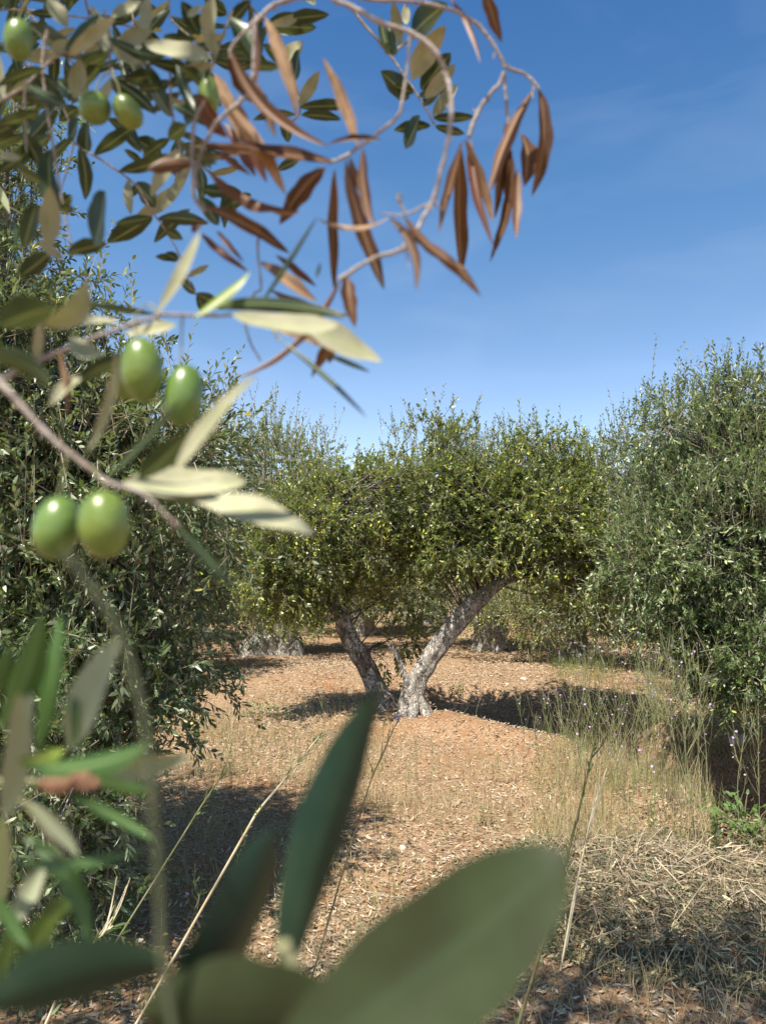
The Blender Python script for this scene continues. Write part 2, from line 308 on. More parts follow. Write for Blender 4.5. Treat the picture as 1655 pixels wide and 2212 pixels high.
def crown(g, blobs, ntw, seed, L=.05, W=.012, tl=.26, nl=16, kind=6, shoot=.25, per=14, spread=.13, droop=.35, twr=.0016):
    """leafy twigs clustered through a union of ellipsoids; returns cluster centres"""
    r = np.random.default_rng(seed); B = np.array(blobs, float)
    vol = (B[:, 3] * B[:, 4] * B[:, 5]) ** .75 * (B[:, 6] if B.shape[1] > 6 else 1)
    nc = max(3, ntw // per); bi = r.choice(len(B), nc, p=vol / vol.sum())
    u = nrm(r.normal(size=(nc, 3))); rad = r.uniform(.12, 1, nc) ** .42; C = B[bi, :3] + u * (rad * (1 + .30 * snoise(u * 2.2 + B[bi, :3] * 3, 1.4, seed, 2)))[:, None] * B[bi, 3:6]
    sz = r.uniform(.25, 1.8, nc); ci = r.choice(nc, ntw, p=sz / sz.sum())
    P = C[ci] + r.normal(size=(ntw, 3)) * spread * np.array([1, 1, .8])
    out = nrm((P - B[bi[ci], :3]) / B[bi[ci], 3:6]); D = out * .75 + r.normal(size=(ntw, 3)) * .7
    hgt = out[:, 2]; D[:, 2] += np.where(hgt > .25, .6, np.where(hgt < -.1, -.35, .05))
    D = nrm(D); TL = tl * r.uniform(.55, 1.35, ntw)
    sh = (hgt > .35) & (r.random(ntw) < shoot); TL[sh] *= r.uniform(1.3, 2.5, sh.sum()); D[sh] = nrm(D[sh] + [0, 0, 1.6])
    s = np.linspace(.12, 1, nl)[None, :] + r.uniform(-.02, .02, (ntw, nl))
    sag = -droop * r.uniform(.1, 1, ntw) * np.where(sh, .1, 1)
    Q = P[:, None] + D[:, None] * (s * TL[:, None])[..., None]; Q[..., 2] += sag[:, None] * TL[:, None] * s ** 2
    Dd = D[:, None] + np.zeros_like(Q); Dd[..., 2] += 2 * sag[:, None] * s; Dd = nrm(Dd)
    ref = nrm(r.normal(size=(ntw, 3))); A = nrm(np.cross(D, ref)); Bv = np.cross(D, A)
    ang = (np.arange(nl) // 2 * 1.57 + (np.arange(nl) % 2) * 3.14)[None, :] + r.uniform(-.5, .5, (ntw, nl)) + r.uniform(0, 6.28, (ntw, 1))
    rad_ = A[:, None] * np.cos(ang)[..., None] + Bv[:, None] * np.sin(ang)[..., None]
    op = r.uniform(.45, 1.1, (ntw, nl))[..., None]; LD = nrm(Dd + rad_ * op)
    N = nrm(-rad_ * .35 + Dd * .35 + np.array([0, -.05, .75]) + r.normal(size=LD.shape) * .6)
    k = r.random((ntw, nl)) < .93; n = k.sum()
    LL = L * r.uniform(.65, 1.2, n) * np.broadcast_to(1 - .35 * np.clip(s, 0, 1) ** 3, (ntw, nl))[k]
    leaves_mesh(g, Q[k], LD[k], N[k], LL, W * r.uniform(.75, 1.2, n), kind, 0)
    h = nl // 2; prisms(g, P - D * .05, Q[:, h], twr * 1.5, twr, 1); prisms(g, Q[:, h], Q[:, -1], twr, twr * .6, 1)
    return C, Q
def branches(g, limbs, C, r0=.012, seed=0, frac=1.0, m=0):
    """thin boughs from the limbs to the twig clusters"""
    r = np.random.default_rng(seed); Pl = np.concatenate([spline(l, 24)[8:] for l in limbs])
    for c in C[r.random(len(C)) < frac]:
        d = np.linalg.norm(Pl - c, axis=1) + np.clip(Pl[:, 2] - c[2], 0, 9) * .6; k = np.argmin(d + r.uniform(0, .15, len(d))); a = Pl[k]
        mid = (a + c) / 2 + r.normal(size=3) * .06 * np.linalg.norm(c - a) + [0, 0, .08 * np.linalg.norm(c - a)]
        ln = np.linalg.norm(c - a); tube(g, spline([a, mid, c], 6), [r0 * (.4 + .4 * min(ln, 1.5)), .003], 5, cap=False, m=m)
def trunk_tube(g, P, R, seed, sides=26, n=46, rough=.16, flute=.08, m=0):
    tube(g, spline(P, n), R, sides, rough, seed, m, True, 7, flute)

TREES = {}
def tree(name, base, blobs, limbs, ntw, seed, leafmat, barkm, label, cat='olive tree', group='olive trees of the grove', **kw):
    """limbs: list of (points, radii) relative to base; blobs relative to base"""
    fr = kw.pop('branch_frac', 1.0); ex = kw.pop('fruit', 0)
    root = empty(name, base, label, cat, group)
    gt = G()
    for i, (p, rr) in enumerate(limbs): trunk_tube(gt, p, rr, seed + i, m=0, **({'sides': 22, 'n': 34, 'rough': .30, 'flute': .16} if kw.get('kind', 6) == 4 else {}))
    gt.build('trunk', barkm, root)
    gl = G(); C, Q = crown(gl, blobs, ntw, seed, **kw)
    gl.build('crown', [leafmat, M['stwig']], root, smooth=False)
    gb = G(); branches(gb, [p for p, _ in limbs], C, seed=seed, frac=fr); gb.build('branch', M['barkdark'], root)
    return root, Q
def copy_tree(o, parent=None):
    c = o.copy(); COL.objects.link(c)
    if parent is not None: c.parent = parent
    for ch in list(o.children): copy_tree(ch, c)
    return c
def W(xd, yd, D):  # display px -> world x, z at horizontal distance D
    p = at(xd, yd, 1.0) - CAM; return CAM + p * (D / p[1])

# ---- the forked tree in the middle
vb = ground_at(890, 1542); vb[2] -= .03
VD = vb[1]
def rel(xd, yd, dy=0.): return W(xd, yd, VD + dy) - vb
def blob(xd, yd, dy, rx, ry, rz, w=1): p = rel(xd, yd, dy); return (*p, rx, ry, rz, w)
vblobs = [blob(665, 1150, 0, .62, .75, .62), blob(790, 1100, .3, .55, .8, .5), blob(945, 1075, 0, .50, .7, .62, 1.2), blob(1060, 1110, .1, .45, .7, .52),
          blob(1165, 1125, -.1, .62, .75, .55), blob(1235, 1215, -.2, .50, .6, .40), blob(560, 1225, 0, .42, .55, .42), blob(605, 1285, -.1, .26, .4, .20), blob(1290, 1200, 0, .4, .5, .45), blob(1120, 1010, .3, .4, .5, .35),
          blob(690, 1240, 0, .32, .5, .3), blob(820, 1200, .2, .45, .6, .30), blob(970, 1180, 0, .42, .6, .30), blob(1210, 1050, .2, .42, .5, .45), blob(945, 1060, 0, .32, .35, .22),
          blob(880, 1290, .9, .34, .3, .36, .8), blob(860, 1390, .9, .24, .3, .2, .7)]
limbs_r = [rel(900, 1575, 0), rel(890, 1530), rel(896, 1480), rel(945, 1400), rel(995, 1335), rel(1045, 1285), rel(1095, 1245, .05), rel(1140, 1190, .1), rel(1190, 1100, .15)]
limbs_l = [rel(845, 1545, .25), rel(812, 1490, .25), rel(790, 1440, .25), rel(762, 1390, .22), rel(738, 1330, .2), rel(715, 1280, .15), rel(690, 1210, .1), rel(650, 1130)]
root = empty('olive_tree', vb, 'forked olive tree in the middle with a pale lichened right trunk and darkly shaded left trunk', 'olive tree', 'olive trees of the grove')
gt = G(); trunk_tube(gt, limbs_r, [.17, .135, .104, .096, .088, .08, .066, .05, .03], 11, 44, 90, .12, .10); [tube(gt, spline([rel(*a, -.02), rel(*b_, dy), rel(*c, dy * 2)], 14), [.085, .06, .02], 14, .15, 3 + q) for q, (a, b_, c, dy) in enumerate((((900, 1500), (915, 1535), (934, 1566), -.12), ((893, 1495), (893, 1538), (886, 1572), -.16), ((900, 1510), (925, 1540), (950, 1556), .02)))]
tube(gt, spline([rel(880, 1530, -.05), rel(868, 1548, -.12), rel(850, 1562, -.2)], 10), [.11, .08, .02], 14, .2, 4)
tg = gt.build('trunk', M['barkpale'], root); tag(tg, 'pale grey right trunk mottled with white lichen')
gt = G(); trunk_tube(gt, limbs_l, [.15, .11, .098, .09, .082, .074, .05, .03], 17, 40, 80, .13, .10)
tg = gt.build('trunk', M['barkdark'], root); tag(tg, 'dark shaded left trunk leaning to the left')  # crown shade on this trunk is put in by the darker bark colour
gt = G(); tube(gt, spline([rel(884, 1500, -.1), rel(872, 1450, -.05), rel(858, 1415, 0), rel(845, 1385, 0)], 16), [.035, .028, .022, .015], 10, .12, 5)
tube(gt, spline([rel(860, 1420, 0), rel(838, 1392, -.03)], 6), [.012, .008], 6)
gt.build('dead_stub', M['barkpale'], root)
gl = G(); C, Q = crown(gl, vblobs, 8800, 21, L=.054, W=.0195, tl=.17, nl=14, per=14, spread=.11, shoot=.2, droop=.25)
gl.build('crown', [M['crownV'], M['stwig']], root, smooth=False)
gb = G(); branches(gb, [np.array(limbs_r), np.array(limbs_l)], C, seed=5)
for a, b_, c in (((1035, 1300), (1010, 1200), (960, 1080)), ((1080, 1255), (1150, 1240), (1230, 1230)), ((715, 1280), (760, 1200), (820, 1110)), ((738, 1330), (650, 1270), (570, 1240))):
    tube(gb, spline([rel(*a, .1), rel(*b_, .1), rel(*c, .1)], 12), [.05, .035, .015], 8, .1, 6)
gb.build('branch', M['barkdark'], root)

# ---- big olive at the left, near
lb = np.array([-2.05, 3.9, terrain(-2.05, 3.9)])
def lblob(xd, yd, D, rx, ry, rz, w=1): p = W(xd, yd, D) - lb; return (*p, rx, ry, rz, w)
lblobs = [lblob(190, 1060, 3.6, .58, .6, .62), lblob(270, 1180, 3.7, .34, .5, .6), lblob(90, 1350, 3.5, .60, .6, .55), lblob(255, 1390, 3.5, .30, .4, .30), lblob(300, 1500, 3.4, .22, .3, .14, .5), lblob(170, 1540, 3.4, .33, .3, .28, .8),
          lblob(60, 1650, 3.3, .45, .4, .5, .8), lblob(130, 1850, 3.1, .42, .3, .28, .7), lblob(-40, 520, 3.7, .36, .5, 1.0), lblob(40, 860, 3.6, .50, .6, .45), lblob(330, 930, 3.9, .28, .4, .35, .8),
          lblob(-250, 900, 3.8, .7, .9, 1.1, .6), lblob(-200, 1500, 3.6, .6, .7, .8, .5), lblob(400, 980, 4.0, .22, .3, .42, .6)]
limbs = [([(0, 0, -.1), (.05, -.05, .5), (.2, -.1, 1.1), (.5, -.2, 1.7), (.7, -.2, 2.3)], [.22, .16, .12, .07, .02]), ([(.05, 0, .4), (-.3, .1, 1.1), (-.2, -.1, 1.9), (.1, -.1, 2.9)], [.13, .1, .07, .02]),
         ([(.05, 0, .6), (.5, -.25, 1.0), (1.0, -.4, 1.2)], [.09, .06, .02])]
rootL, QL = tree('olive_tree', lb, lblobs, limbs, 7600, 31, M['crownD'], M['barkdark'], 'large dark green olive tree filling the left edge beside the camera, with drooping low boughs', nl=14, L=.052, W=.0155, tl=.18, spread=.10, per=12, shoot=.25, droop=.25)
def olive_mesh(rx=.0085, rz=.0115, seg=20, rings=14):
    g = G(); th = np.linspace(0, np.pi, rings); ph = np.linspace(0, 2 * np.pi, seg, endpoint=False)
    z = np.cos(th); rr = np.sin(th) ** .92; z = np.where(z < -.8, z * 1.03, z)
    V = np.stack([rr[:, None] * np.cos(ph) * rx, rr[:, None] * np.sin(ph) * rx, np.repeat(z[:, None], seg, 1) * rz], -1)
    i = np.arange(rings * seg).reshape(rings, seg); n = np.roll(i, -1, 1)
    g.add(V, np.stack([i[:-1], n[:-1], n[1:], i[1:]], -1).reshape(-1, 4)); return g
og = olive_mesh(.009, .0125, 10, 8); o0 = og.build('olive', M['olive']); small_olive = o0.data; bpy.data.objects.remove(o0)
def hang_fruit(root, Q, n, seed, sc=1.0, xr=None):
    r = np.random.default_rng(seed); tips = Q.reshape(-1, 3); b = np.array(root.location); Wp = tips + b
    d = (Wp - CAM); dep = d @ FW; px = 827.5 + F * (d @ RT) / dep; py = 1106 - F * (d @ UP) / dep
    ok = (px > -10) & (px < 1665) & (py > 100) & (py < 2200)
    if xr: ok &= (px > xr[0]) & (px < xr[1]) & (py > xr[2]) & (py < xr[3])
    ids = np.where(ok)[0]; near = ids[np.argsort(dep[ids])][:len(ids) // 7]
    for i in r.choice(near, n, replace=False):
        o = bpy.data.objects.new('olive', small_olive); COL.objects.link(o); o.parent = root; o.location = tips[i] - [0, 0, .014]
        s = sc * r.uniform(.8, 1.15); o.scale = (s, s, s); o.rotation_euler = (r.uniform(-.4, .4), r.uniform(-.4, .4), 0)
hang_fruit(rootL, QL, 60, 3)

# ---- olive at the right
rb = np.array([4.3, 7.4, terrain(4.3, 7.4)])
def rblob(xd, yd, D, rx, ry, rz, w=1): p = W(xd, yd, D * .74) - rb; return (*p, rx * .74, ry * .74, rz * .74, w)
rblobs = [rblob(1570, 1030, 8.8, .70, .8, .55), rblob(1600, 1190, 8.4, .85, .8, .8), rblob(1460, 1110, 9.0, .42, .6, .58), rblob(1560, 1370, 8.3, .55, .6, .55), rblob(1640, 1420, 8.0, .5, .5, .5),
          rblob(1425, 940, 8.8, .32, .5, .14, .6), rblob(1470, 900, 8.8, .28, .5, .16, .5), rblob(1570, 890, 8.8, .38, .5, .20, .6), rblob(1660, 870, 8.8, .45, .6, .30, .8), rblob(1410, 1230, 8.6, .5, .6, .5), rblob(1480, 1320, 8.5, .4, .5, .35),
          rblob(1720, 1050, 9, .7, 1, 1.0, .6), rblob(1780, 1350, 8.6, .6, .8, .8, .5), rblob(1610, 1470, 8.1, .3, .4, .2)]
limbs = [([(0, 0, -.1), (-.05, 0, .5), (-.2, -.2, 1.0), (-.7, -.6, 1.6), (-1.1, -.8, 2.2)], [.22, .15, .12, .08, .02]), ([(0, 0, .5), (.4, -.4, 1.2), (.4, -.9, 2.0), (.2, -1.2, 3.0)], [.12, .1, .06, .02])]
rootR, QR = tree('olive_tree', rb, rblobs, limbs, 7600, 41, M['crownS'], M['barkdark'], 'tall silvery olive tree at the right edge, nearest on that side, full of olives', nl=14, L=.055, W=.0165, tl=.17, spread=.11, per=12, shoot=.55, droop=.25)
hang_fruit(rootR, QR, 90, 5, 1.0)

# ---- trees further back
def generic(seed, h=3.6, w=1.7, two=False):
    r = np.random.default_rng(seed); bl = []
    for k in range(10):
        a = k * 2.4 + r.uniform(0, .6); q = r.uniform(.3, 1) * w * .62; bl.append((q * math.cos(a), q * math.sin(a), h * r.uniform(.42, .78), w * r.uniform(.35, .5), w * r.uniform(.35, .5), h * r.uniform(.14, .2), 1))
    for k in range(6):
        a = k * 1.05; bl.append((w * .8 * math.cos(a), w * .8 * math.sin(a), h * .27, w * .34, w * .34, h * .13, 1))
    bl.append((0, 0, h * .78, w * .5, w * .5, h * .17, 1))
    lm = []
    for k in range(3):
        a = k * 2.1 + r.uniform(0, 1); c, s = math.cos(a), math.sin(a); bx = .25 * (k - 1) if two else 0
        lm.append(([(bx, 0, -.15), (bx + .16 * c, .16 * s, h * .15), (bx + .35 * c, .35 * s, h * .35), (.7 * w * c * .8, .7 * w * s * .8, h * .62), (w * .6 * c, w * .6 * s, h * .8)], [.30 if k == 0 or two else .16, .15, .10, .05, .02]))
    return bl, lm
protos = []
specs = [  # x, y, rot, scale z, label
    (-2.15, 15.0, 'olive tree with two leaning trunks on the raised sandy bank, left of the forked tree', 0, 0, 1.06, M['barkpale']),
    (2.15, 16.3, 'olive tree with a furrowed pale trunk seen just right of the leaning pale trunk', 1, 0, 1.04, M['barkpale']),
    (4.55, 11.4, 'olive tree with a dark slim trunk on the far bank of the gully', 2, 0, .98, M['barkdark'])]
for k in range(3):
    bl, lm = generic(60 + k, 3.9, 1.9, k == 0); x, y, lab, *_r, bm = specs[k]
    rt, _ = tree('olive_tree', (x, y, terrain(x, y)), bl, lm, 4600, 70 + k, M['crownS'] if k != 0 else M['crownV'], bm, lab, nl=14, L=.062, W=.023, tl=.24, kind=4, spread=.17, per=12, shoot=.55, twr=.003, branch_frac=.5, droop=.25)
    protos.append(rt); ss = (1.18, 1.22, 1.08)[k]; rt.scale = (ss, ss, ss)
far = [(5.1, 9.9, 1, 1.0, .82, 'olive tree with a dark trunk partly hidden behind the tall right edge tree'), (3.3, 13.4, 0, 1.9, .92, 'olive tree filling the gap between the forked tree and the tall right one'), (-.6, 20.5, 1, .6, 1.12, 'far olive tree framed low in the fork of the middle tree'), (-5.2, 17.5, 2, 1.2, 1.18, 'grey green olive tree behind the large left tree'), (-3.6, 11.6, 1, 2.0, .93, 'silvery olive tree just right of the large left tree'),
       (4.9, 20.8, 0, 2.2, 1.1, 'olive tree far back, showing above the bank right of the middle'), (8.4, 16.4, 2, 3.0, 1.15, 'olive tree behind the tall right edge tree'), (1.6, 24.5, 2, 4.1, 1.15, 'distant olive tree closing the row right of the fork'),
       (-3.4, 25, 0, 1.0, 1.2, 'distant olive tree behind the two-trunked one'), (-9, 22, 1, 5.0, 1.2, 'distant olive tree hidden mostly by the left crown'), (9, 25, 1, .3, 1.2, 'distant olive tree at the far right of the grove'),
       (-.8, 31, 2, 2.6, 1.25, 'farthest olive tree in the gap left of the middle'), (5.5, 31, 1, 3.3, 1.25, 'farthest olive tree behind the right bank'), (13, 22, 0, 1.5, 1.2, 'distant olive tree beyond the right edge tree'),
       (-7, 31, 1, 2.3, 1.3, 'farthest olive tree on the left'), (11.5, 33, 2, .9, 1.3, 'farthest olive tree on the right'), (-7.6, 12.5, 0, 2.4, 1.1, 'olive tree beyond the left edge')]
for x, y, k, rz, s, lab in far:
    c = copy_tree(protos[k]); c.location = (x, y, float(terrain(x, y))); c.rotation_euler = (0, 0, rz); c.scale = (s, s, s); c['label'] = lab

# ------------------------------------------------------------------ foreground sprays traced from the photo
def C1(x, y): return x * .36473, y * .36473
def C2(x, y): return 384.1 + x * .5305, y * .5305
def C3(x, y): return x * .5305, 493.9 + y * .5305
def C4(x, y): return x * .43105, 1262.1 + y * .43105
def DD(x, y): return x, y
SCL = {C1: .36473, C2: .5305, C3: .5305, C4: .43105, DD: 1}
rl = np.random.default_rng(77)
def fleaf(root, cr, x0, y0, x1, y1, w, d, side='u', k=.3, bend=0., m='leaf', d1=None, label=None, curl=None, blunt=.72):
    """one leaf as a curved blade: base, tip and greatest width in the picture; k>0 turns it to the sun"""
    o = np.array(root.location)
    (x0, y0), (x1, y1) = cr(x0, y0), cr(x1, y1); w = w * SCL[cr] * (.86 if m.startswith('dry') else 1)
    d = d * rl.uniform(.96, 1.04); L = math.hypot(x1 - x0, y1 - y0)
    if d1 is None: d1 = d * (1 + rl.uniform(-.5, .5) * L / F * 1.0)
    A, Bp = at(x0, y0, d), at(x1, y1, d1); S = nrm(Bp - A); mid = (A + Bp) / 2
    tc = nrm(CAM - mid); c_ = tc - S * (tc @ S); c_ = nrm(c_); s_ = SUN - S * (SUN @ S); s_ = nrm(s_)
    n = nrm((1 - abs(k)) * c_ + k * s_)
    if n @ c_ < .35: n = nrm(n + c_ * .5)
    wid = w * (d + d1) / 2 / F / max(.45, n @ c_); Wd = nrm(np.cross(S, n)); ln = np.linalg.norm(Bp - A)
    lat = nrm(np.cross(S, tc)); upn = n if side == 'u' else -n
    N, J = 16, 7; t_ = np.linspace(0, 1, N)[:, None, None]; j = np.linspace(-1, 1, J)[None, :, None]
    prof = np.sin(np.pi * np.clip(t_, 0, 1) ** (.92 if blunt > .6 else 1.15)) ** blunt * .5; prof = np.maximum(prof, .03 * (1 - t_) + .004)
    ph = rl.uniform(0, 6.28); wob = rl.uniform(.02, .05)
    sp_ = A + (Bp - A) * t_ + lat * bend * ln * 4 * t_ * (1 - t_) + n * ln * (rl.uniform(-.07, .07)) * 4 * t_ * (1 - t_)
    isdry = m.startswith('dry'); cur = rl.uniform(.18, .38) if not isdry else rl.choice([-1.1, -.8, -.5, .6, .9]) * rl.uniform(.8, 1.1)
    cur = cur if curl is None else curl; j0 = rl.uniform(-.45, .45) if isdry else 0; jj = np.abs(j - j0) ** (1.05 if isdry else 1.4)
    tw_ = (rl.uniform(-.9, .9) if isdry else rl.uniform(-.3, .3)) * (t_ - .4); Wt = Wd * np.cos(tw_) + upn * np.sin(tw_); upt = upn * np.cos(tw_) - Wd * np.sin(tw_)
    prof = prof * (1 + (.10 if isdry else .03) * np.sin(t_ * rl.uniform(14, 22) + ph) * np.sign(j + .01))
    V = sp_ + Wt * wid * prof * j - upt * wid * prof * cur * jj + upt * wid * wob * np.sin(t_ * 9 + ph + j * 1.3) * np.abs(j)
    idx = np.arange(N * J).reshape(N, J); q = np.stack([idx[:-1, :-1], idx[:-1, 1:], idx[1:, 1:], idx[1:, :-1]], -1).reshape(-1, 4)
    # cross(S,n)=Wd ; quad order a,b(+W),c(+S) has normal Wd x S = ... choose by side
    nn_ = np.cross(Wd, S); q = q if nn_ @ upn > 0 else q[:, ::-1]
    uv = np.stack([np.broadcast_to(j[..., 0], (N, J)), np.broadcast_to(t_[..., 0], (N, J))], -1).reshape(-1, 2)
    g = G(); g.add(V.reshape(-1, 3), q, 0, uv); ob = g.build('leaf', M[m], root, o)
    if label: ob['label'] = label
    return ob
def fleaves(root, cr, rows, d, m='leaf'):
    for r_ in rows:
        r_ = list(r_) + [None] * (9 - len(r_))
        fleaf(root, cr, *r_[:5], (r_[8] or 1) * d, r_[5] or 'u', .3 if r_[6] is None else r_[6], r_[7] or 0, m)
def w_seed(p): return (p[0][0] * .37 + p[-1][1] * .21) % 6
def ftwig(root, cr, pts, w, d, m='twig', d1=None, name='twig'):
    o = np.array(root.location); n = len(pts); P = [at(*cr(*p), d + ((d1 if d1 else d) - d) * i / (n - 1)) for i, p in enumerate(pts)]
    s = SCL[cr] * d / F / 2 * (.82 if m == 'dtwig' and cr is C2 else 1); ws = [w[0] * s, w[1] * s] if isinstance(w, (tuple, list)) else [w * s, w * s]
    P = spline(P, n * 6); R = np.interp(np.linspace(0, 1, 30), [0, 1], ws) * (1 + .12 * np.sin(np.arange(30) * 2.1) * np.sin(np.arange(30) * .77 + w_seed(pts)))
    P = P + np.stack([np.sin(np.arange(len(P)) * .9 + k) for k in (0, 2, 4)], -1) * s * 2.2
    g = G(); tube(g, P - 0, R, 10, .10, 3, nfreq=500)
    if m in ('dtwig', 'twig') and name == 'twig':
        for q in range(max(1, len(P) // 7)):   # spurs and leaf scars
            i = rl.integers(1, len(P) - 2); rr = np.interp(i / len(P), np.linspace(0, 1, 30), R); dr = nrm(nrm(P[i + 1] - P[i]) * .6 + rl.normal(size=3)); tube(g, np.array([P[i], P[i] + dr * rr * rl.uniform(1.6, 3.6)]), [rr * .75, rr * .3], 6, .1, q)
            tube(g, np.array([P[i] - (P[i + 1] - P[i]) * .25, P[i], P[i] + (P[i + 1] - P[i]) * .25]), [rr * .9, rr * 1.22, rr * .9], 9, .08, q)
    return g.build(name, M[m], root, o)
def folive(root, cr, x, y, rx, ry, d, tilt=0, stalk=None):
    o = np.array(root.location); (X, Y) = cr(x, y); s = SCL[cr] * d / F; g = olive_mesh(rx * s, ry * s, 36, 26)
    ob = g.build('olive', M['olive'], root); c = at(X, Y, d); ob.location = c - o; ob.rotation_euler = (rl.uniform(-.15, .15), tilt, 0)
    if stalk:
        P = spline([at(*cr(*p), d) - c for p in stalk], 14); Rm = ob.rotation_euler.to_matrix(); P = P @ np.array(Rm)
        g = G(); tube(g, P, [5 * s, 4 * s, 6 * s], 8); g.build('stalk', M['gtwig'], ob)
    return ob

# branch A: pale twig with two olives, upper
A = empty('olive_branch', at(45, 790, .27), 'olive branch crossing level over two lit green olives, with pale undersides showing', 'olive branch', 'olive branches close to the camera')
ftwig(A, C3, [(-40, 640), (90, 570), (250, 500), (450, 420), (600, 370), (680, 350), (850, 355), (960, 352), (1200, 350)], (24, 12), .27, 'dtwig', .30)
folive(A, C3, 580, 575, 84, 128, .27, -.06, [(560, 450), (550, 380), (575, 325), (615, 310), (640, 345)])
folive(A, C3, 748, 678, 80, 128, .275, .12, [(735, 555), (740, 480), (742, 400), (745, 360)])
folive(A, C3, 512, 600, 50, 95, .31, .1)
fleaves(A, C3, [(640, 350, 815, 10, 48, 'b', .4, .05), (830, 320, 1420, 365, 60, 'u', .2, -.05, 1.1), (950, 350, 1385, 395, 80, 'b', .75, .03), (1150, 360, 1560, 545, 105, 'b', .75, -.05, 1.05),
    (490, 385, 200, 405, 38, 'b', .8), (720, 395, 510, 430, 50, 'b', .8), (335, 600, 205, 725, 50, 'b', .8), (560, 520, 300, 640, 60, 'u', -.3, .1, 1.1), (170, 390, 360, 205, 95, 'b', -.3, .15),
    (290, 440, 415, 520, 70, 'b', .6, .12), (150, 560, 170, 360, 40, 'b', .2), (330, 300, 640, 350, 30, 'u', -.2, 0, 1.3), (0, 400, 230, 320, 130, 'u', -.4, 0, .8), (-60, 500, 210, 640, 90, 'u', -.3, -.06, .75)], .275)
fleaf(A, C3, 790, 360, 1020, 175, 40, .28, 'u', .6, .06, 'yleaf')
fleaf(A, C3, 245, 500, 275, 765, 40, .27, 'b', .6, 0, 'dry')

# branch B: lower twig with two olives
B = empty('olive_branch', at(0, 820, .24), 'olive branch slanting down to two pale green olives side by side, ending in cream leaves', 'olive branch', 'olive branches close to the camera')
ftwig(B, C3, [(-60, 560), (0, 625), (60, 690), (150, 790), (230, 870), (320, 940), (380, 985), (420, 1020), (470, 1042), (540, 1060), (600, 1090), (680, 1170), (730, 1215)], (30, 12), .235, 'dtwig', .22)
folive(B, C3, 234, 1215, 92, 128, .215, .1, [(238, 1095), (250, 1040), (266, 960), (280, 915)])
folive(B, C3, 425, 1203, 102, 136, .21, -.05, [(432, 1080), (425, 1040), (405, 1000), (370, 970)])
fleaves(B, C3, [(500, 1045, 1000, 1030, 118, 'b', .7, .02), (600, 1085, 940, 1105, 60, 'b', .6, .03, 1.05), (790, 1105, 1280, 1248, 108, 'b', .7, -.03), (700, 1020, 1045, 595, 60, 'b', .55, -.06),
    (565, 1025, 795, 815, 100, 'u', -.35, .02), (425, 1025, 745, 680, 32, 'u', .2, .03), (355, 910, 480, 480, 40, 'b', .3, .04), (715, 1205, 950, 1470, 44, 'u', .5, -.03), (545, 1062, 860, 1120, 40, 'u', .2, .02, 1.1)], .23)

# dried boughs
D1 = empty('dried_branch', at(1080, 0, .36), 'dry grey branch arching down through the sky and back, hung with curled brown leaves', 'dead branch', 'dried branches hanging against the sky')
ftwig(D1, C2, [(600, -40), (640, 0), (700, 25), (760, 55), (830, 95), (930, 125), (1000, 165), (1060, 225), (1100, 330), (1115, 420), (1108, 520), (1090, 620), (1070, 700), (1045, 800), (1010, 870), (965, 950), (925, 1010), (850, 1035), (780, 1060), (700, 1110), (655, 1140)], (26, 18), .36, 'dtwig', .33)
ftwig(D1, C2, [(1040, 820), (960, 860), (900, 877), (830, 868)], (14, 8), .34, 'dtwig'); ftwig(D1, C2, [(925, 865), (905, 825), (900, 790)], (10, 24), .34, 'dtwig', name='bud')
ftwig(D1, C2, [(1045, 820), (1070, 850), (1095, 862)], (14, 8), .34, 'dtwig')
ftwig(D1, C2, [(925, 1010), (935, 1050), (940, 1090)], (8, 5), .34, 'dtwig')
fleaves(D1, C2, [(860, 885, 970, 1188, 46, 'u', .1, -.12), (885, 910, 1235, 1207, 52, 'u', .5, -.1), (920, 875, 1182, 1100, 44, 'u', .15, .08), (870, 880, 568, 890, 26, 'b', .6, -.08),
    (665, 1130, 222, 1545, 34, 'u', .5, -.08), (690, 1130, 722, 1335, 72, 'u', -.3, .05), (660, 1330, 545, 1540, 55, 'u', -.4, 0, 1.05), (640, 690, 640, 1195, 50, 'u', -.1, .02, 1.1), (685, 650, 842, 1182, 74, 'u', .2, .03, 1.05)], .345, 'dry')
D2 = empty('dried_branch', at(1250, 0, .42), 'outermost dry branch with dark brown leaves hanging in a bunch from its tip', 'dead branch', 'dried branches hanging against the sky')
ftwig(D2, C2, [(700, -15), (800, 0), (950, 6), (1060, 25), (1150, 55), (1230, 110), (1290, 190), (1322, 250), (1335, 275), (1400, 295), (1440, 325), (1470, 360)], (20, 15), .42, 'dtwig')
ftwig(D2, C2, [(1328, 290), (1310, 340), (1270, 385), (1220, 460), (1185, 555)], (16, 22), .42, 'dtwig'); ftwig(D2, C2, [(1330, 300), (1336, 400), (1346, 505)], (12, 12), .43, 'twig')
ftwig(D2, C2, [(1290, 215), (1285, 240)], (10, 6), .42, 'dtwig'); ftwig(D2, C2, [(1445, 330), (1448, 360), (1440, 400)], (10, 8), .42, 'dtwig')
fleaves(D2, C2, [(1445, 365, 1268, 785, 58, 'u', .1, .03), (1467, 362, 1440, 802, 64, 'u', -.3, -.05), (1346, 500, 1290, 890, 52, 'u', -.2), (1395, 540, 1408, 760, 60, 'u', -.5), (1385, 690, 1378, 972, 46, 'u', -.2),
    (1362, 640, 1270, 1068, 48, 'u', .1, -.06), (1170, 565, 1282, 905, 50, 'b', .2, -.04), (1160, 575, 1063, 950, 42, 'u', .5, .04), (1150, 590, 1156, 1155, 62, 'u', .35, .03), (1240, -60, 1318, 172, 60, 'u', -.1), (1330, 500, 1330, 800, 40, 'u', -.3)], .425, 'dry')
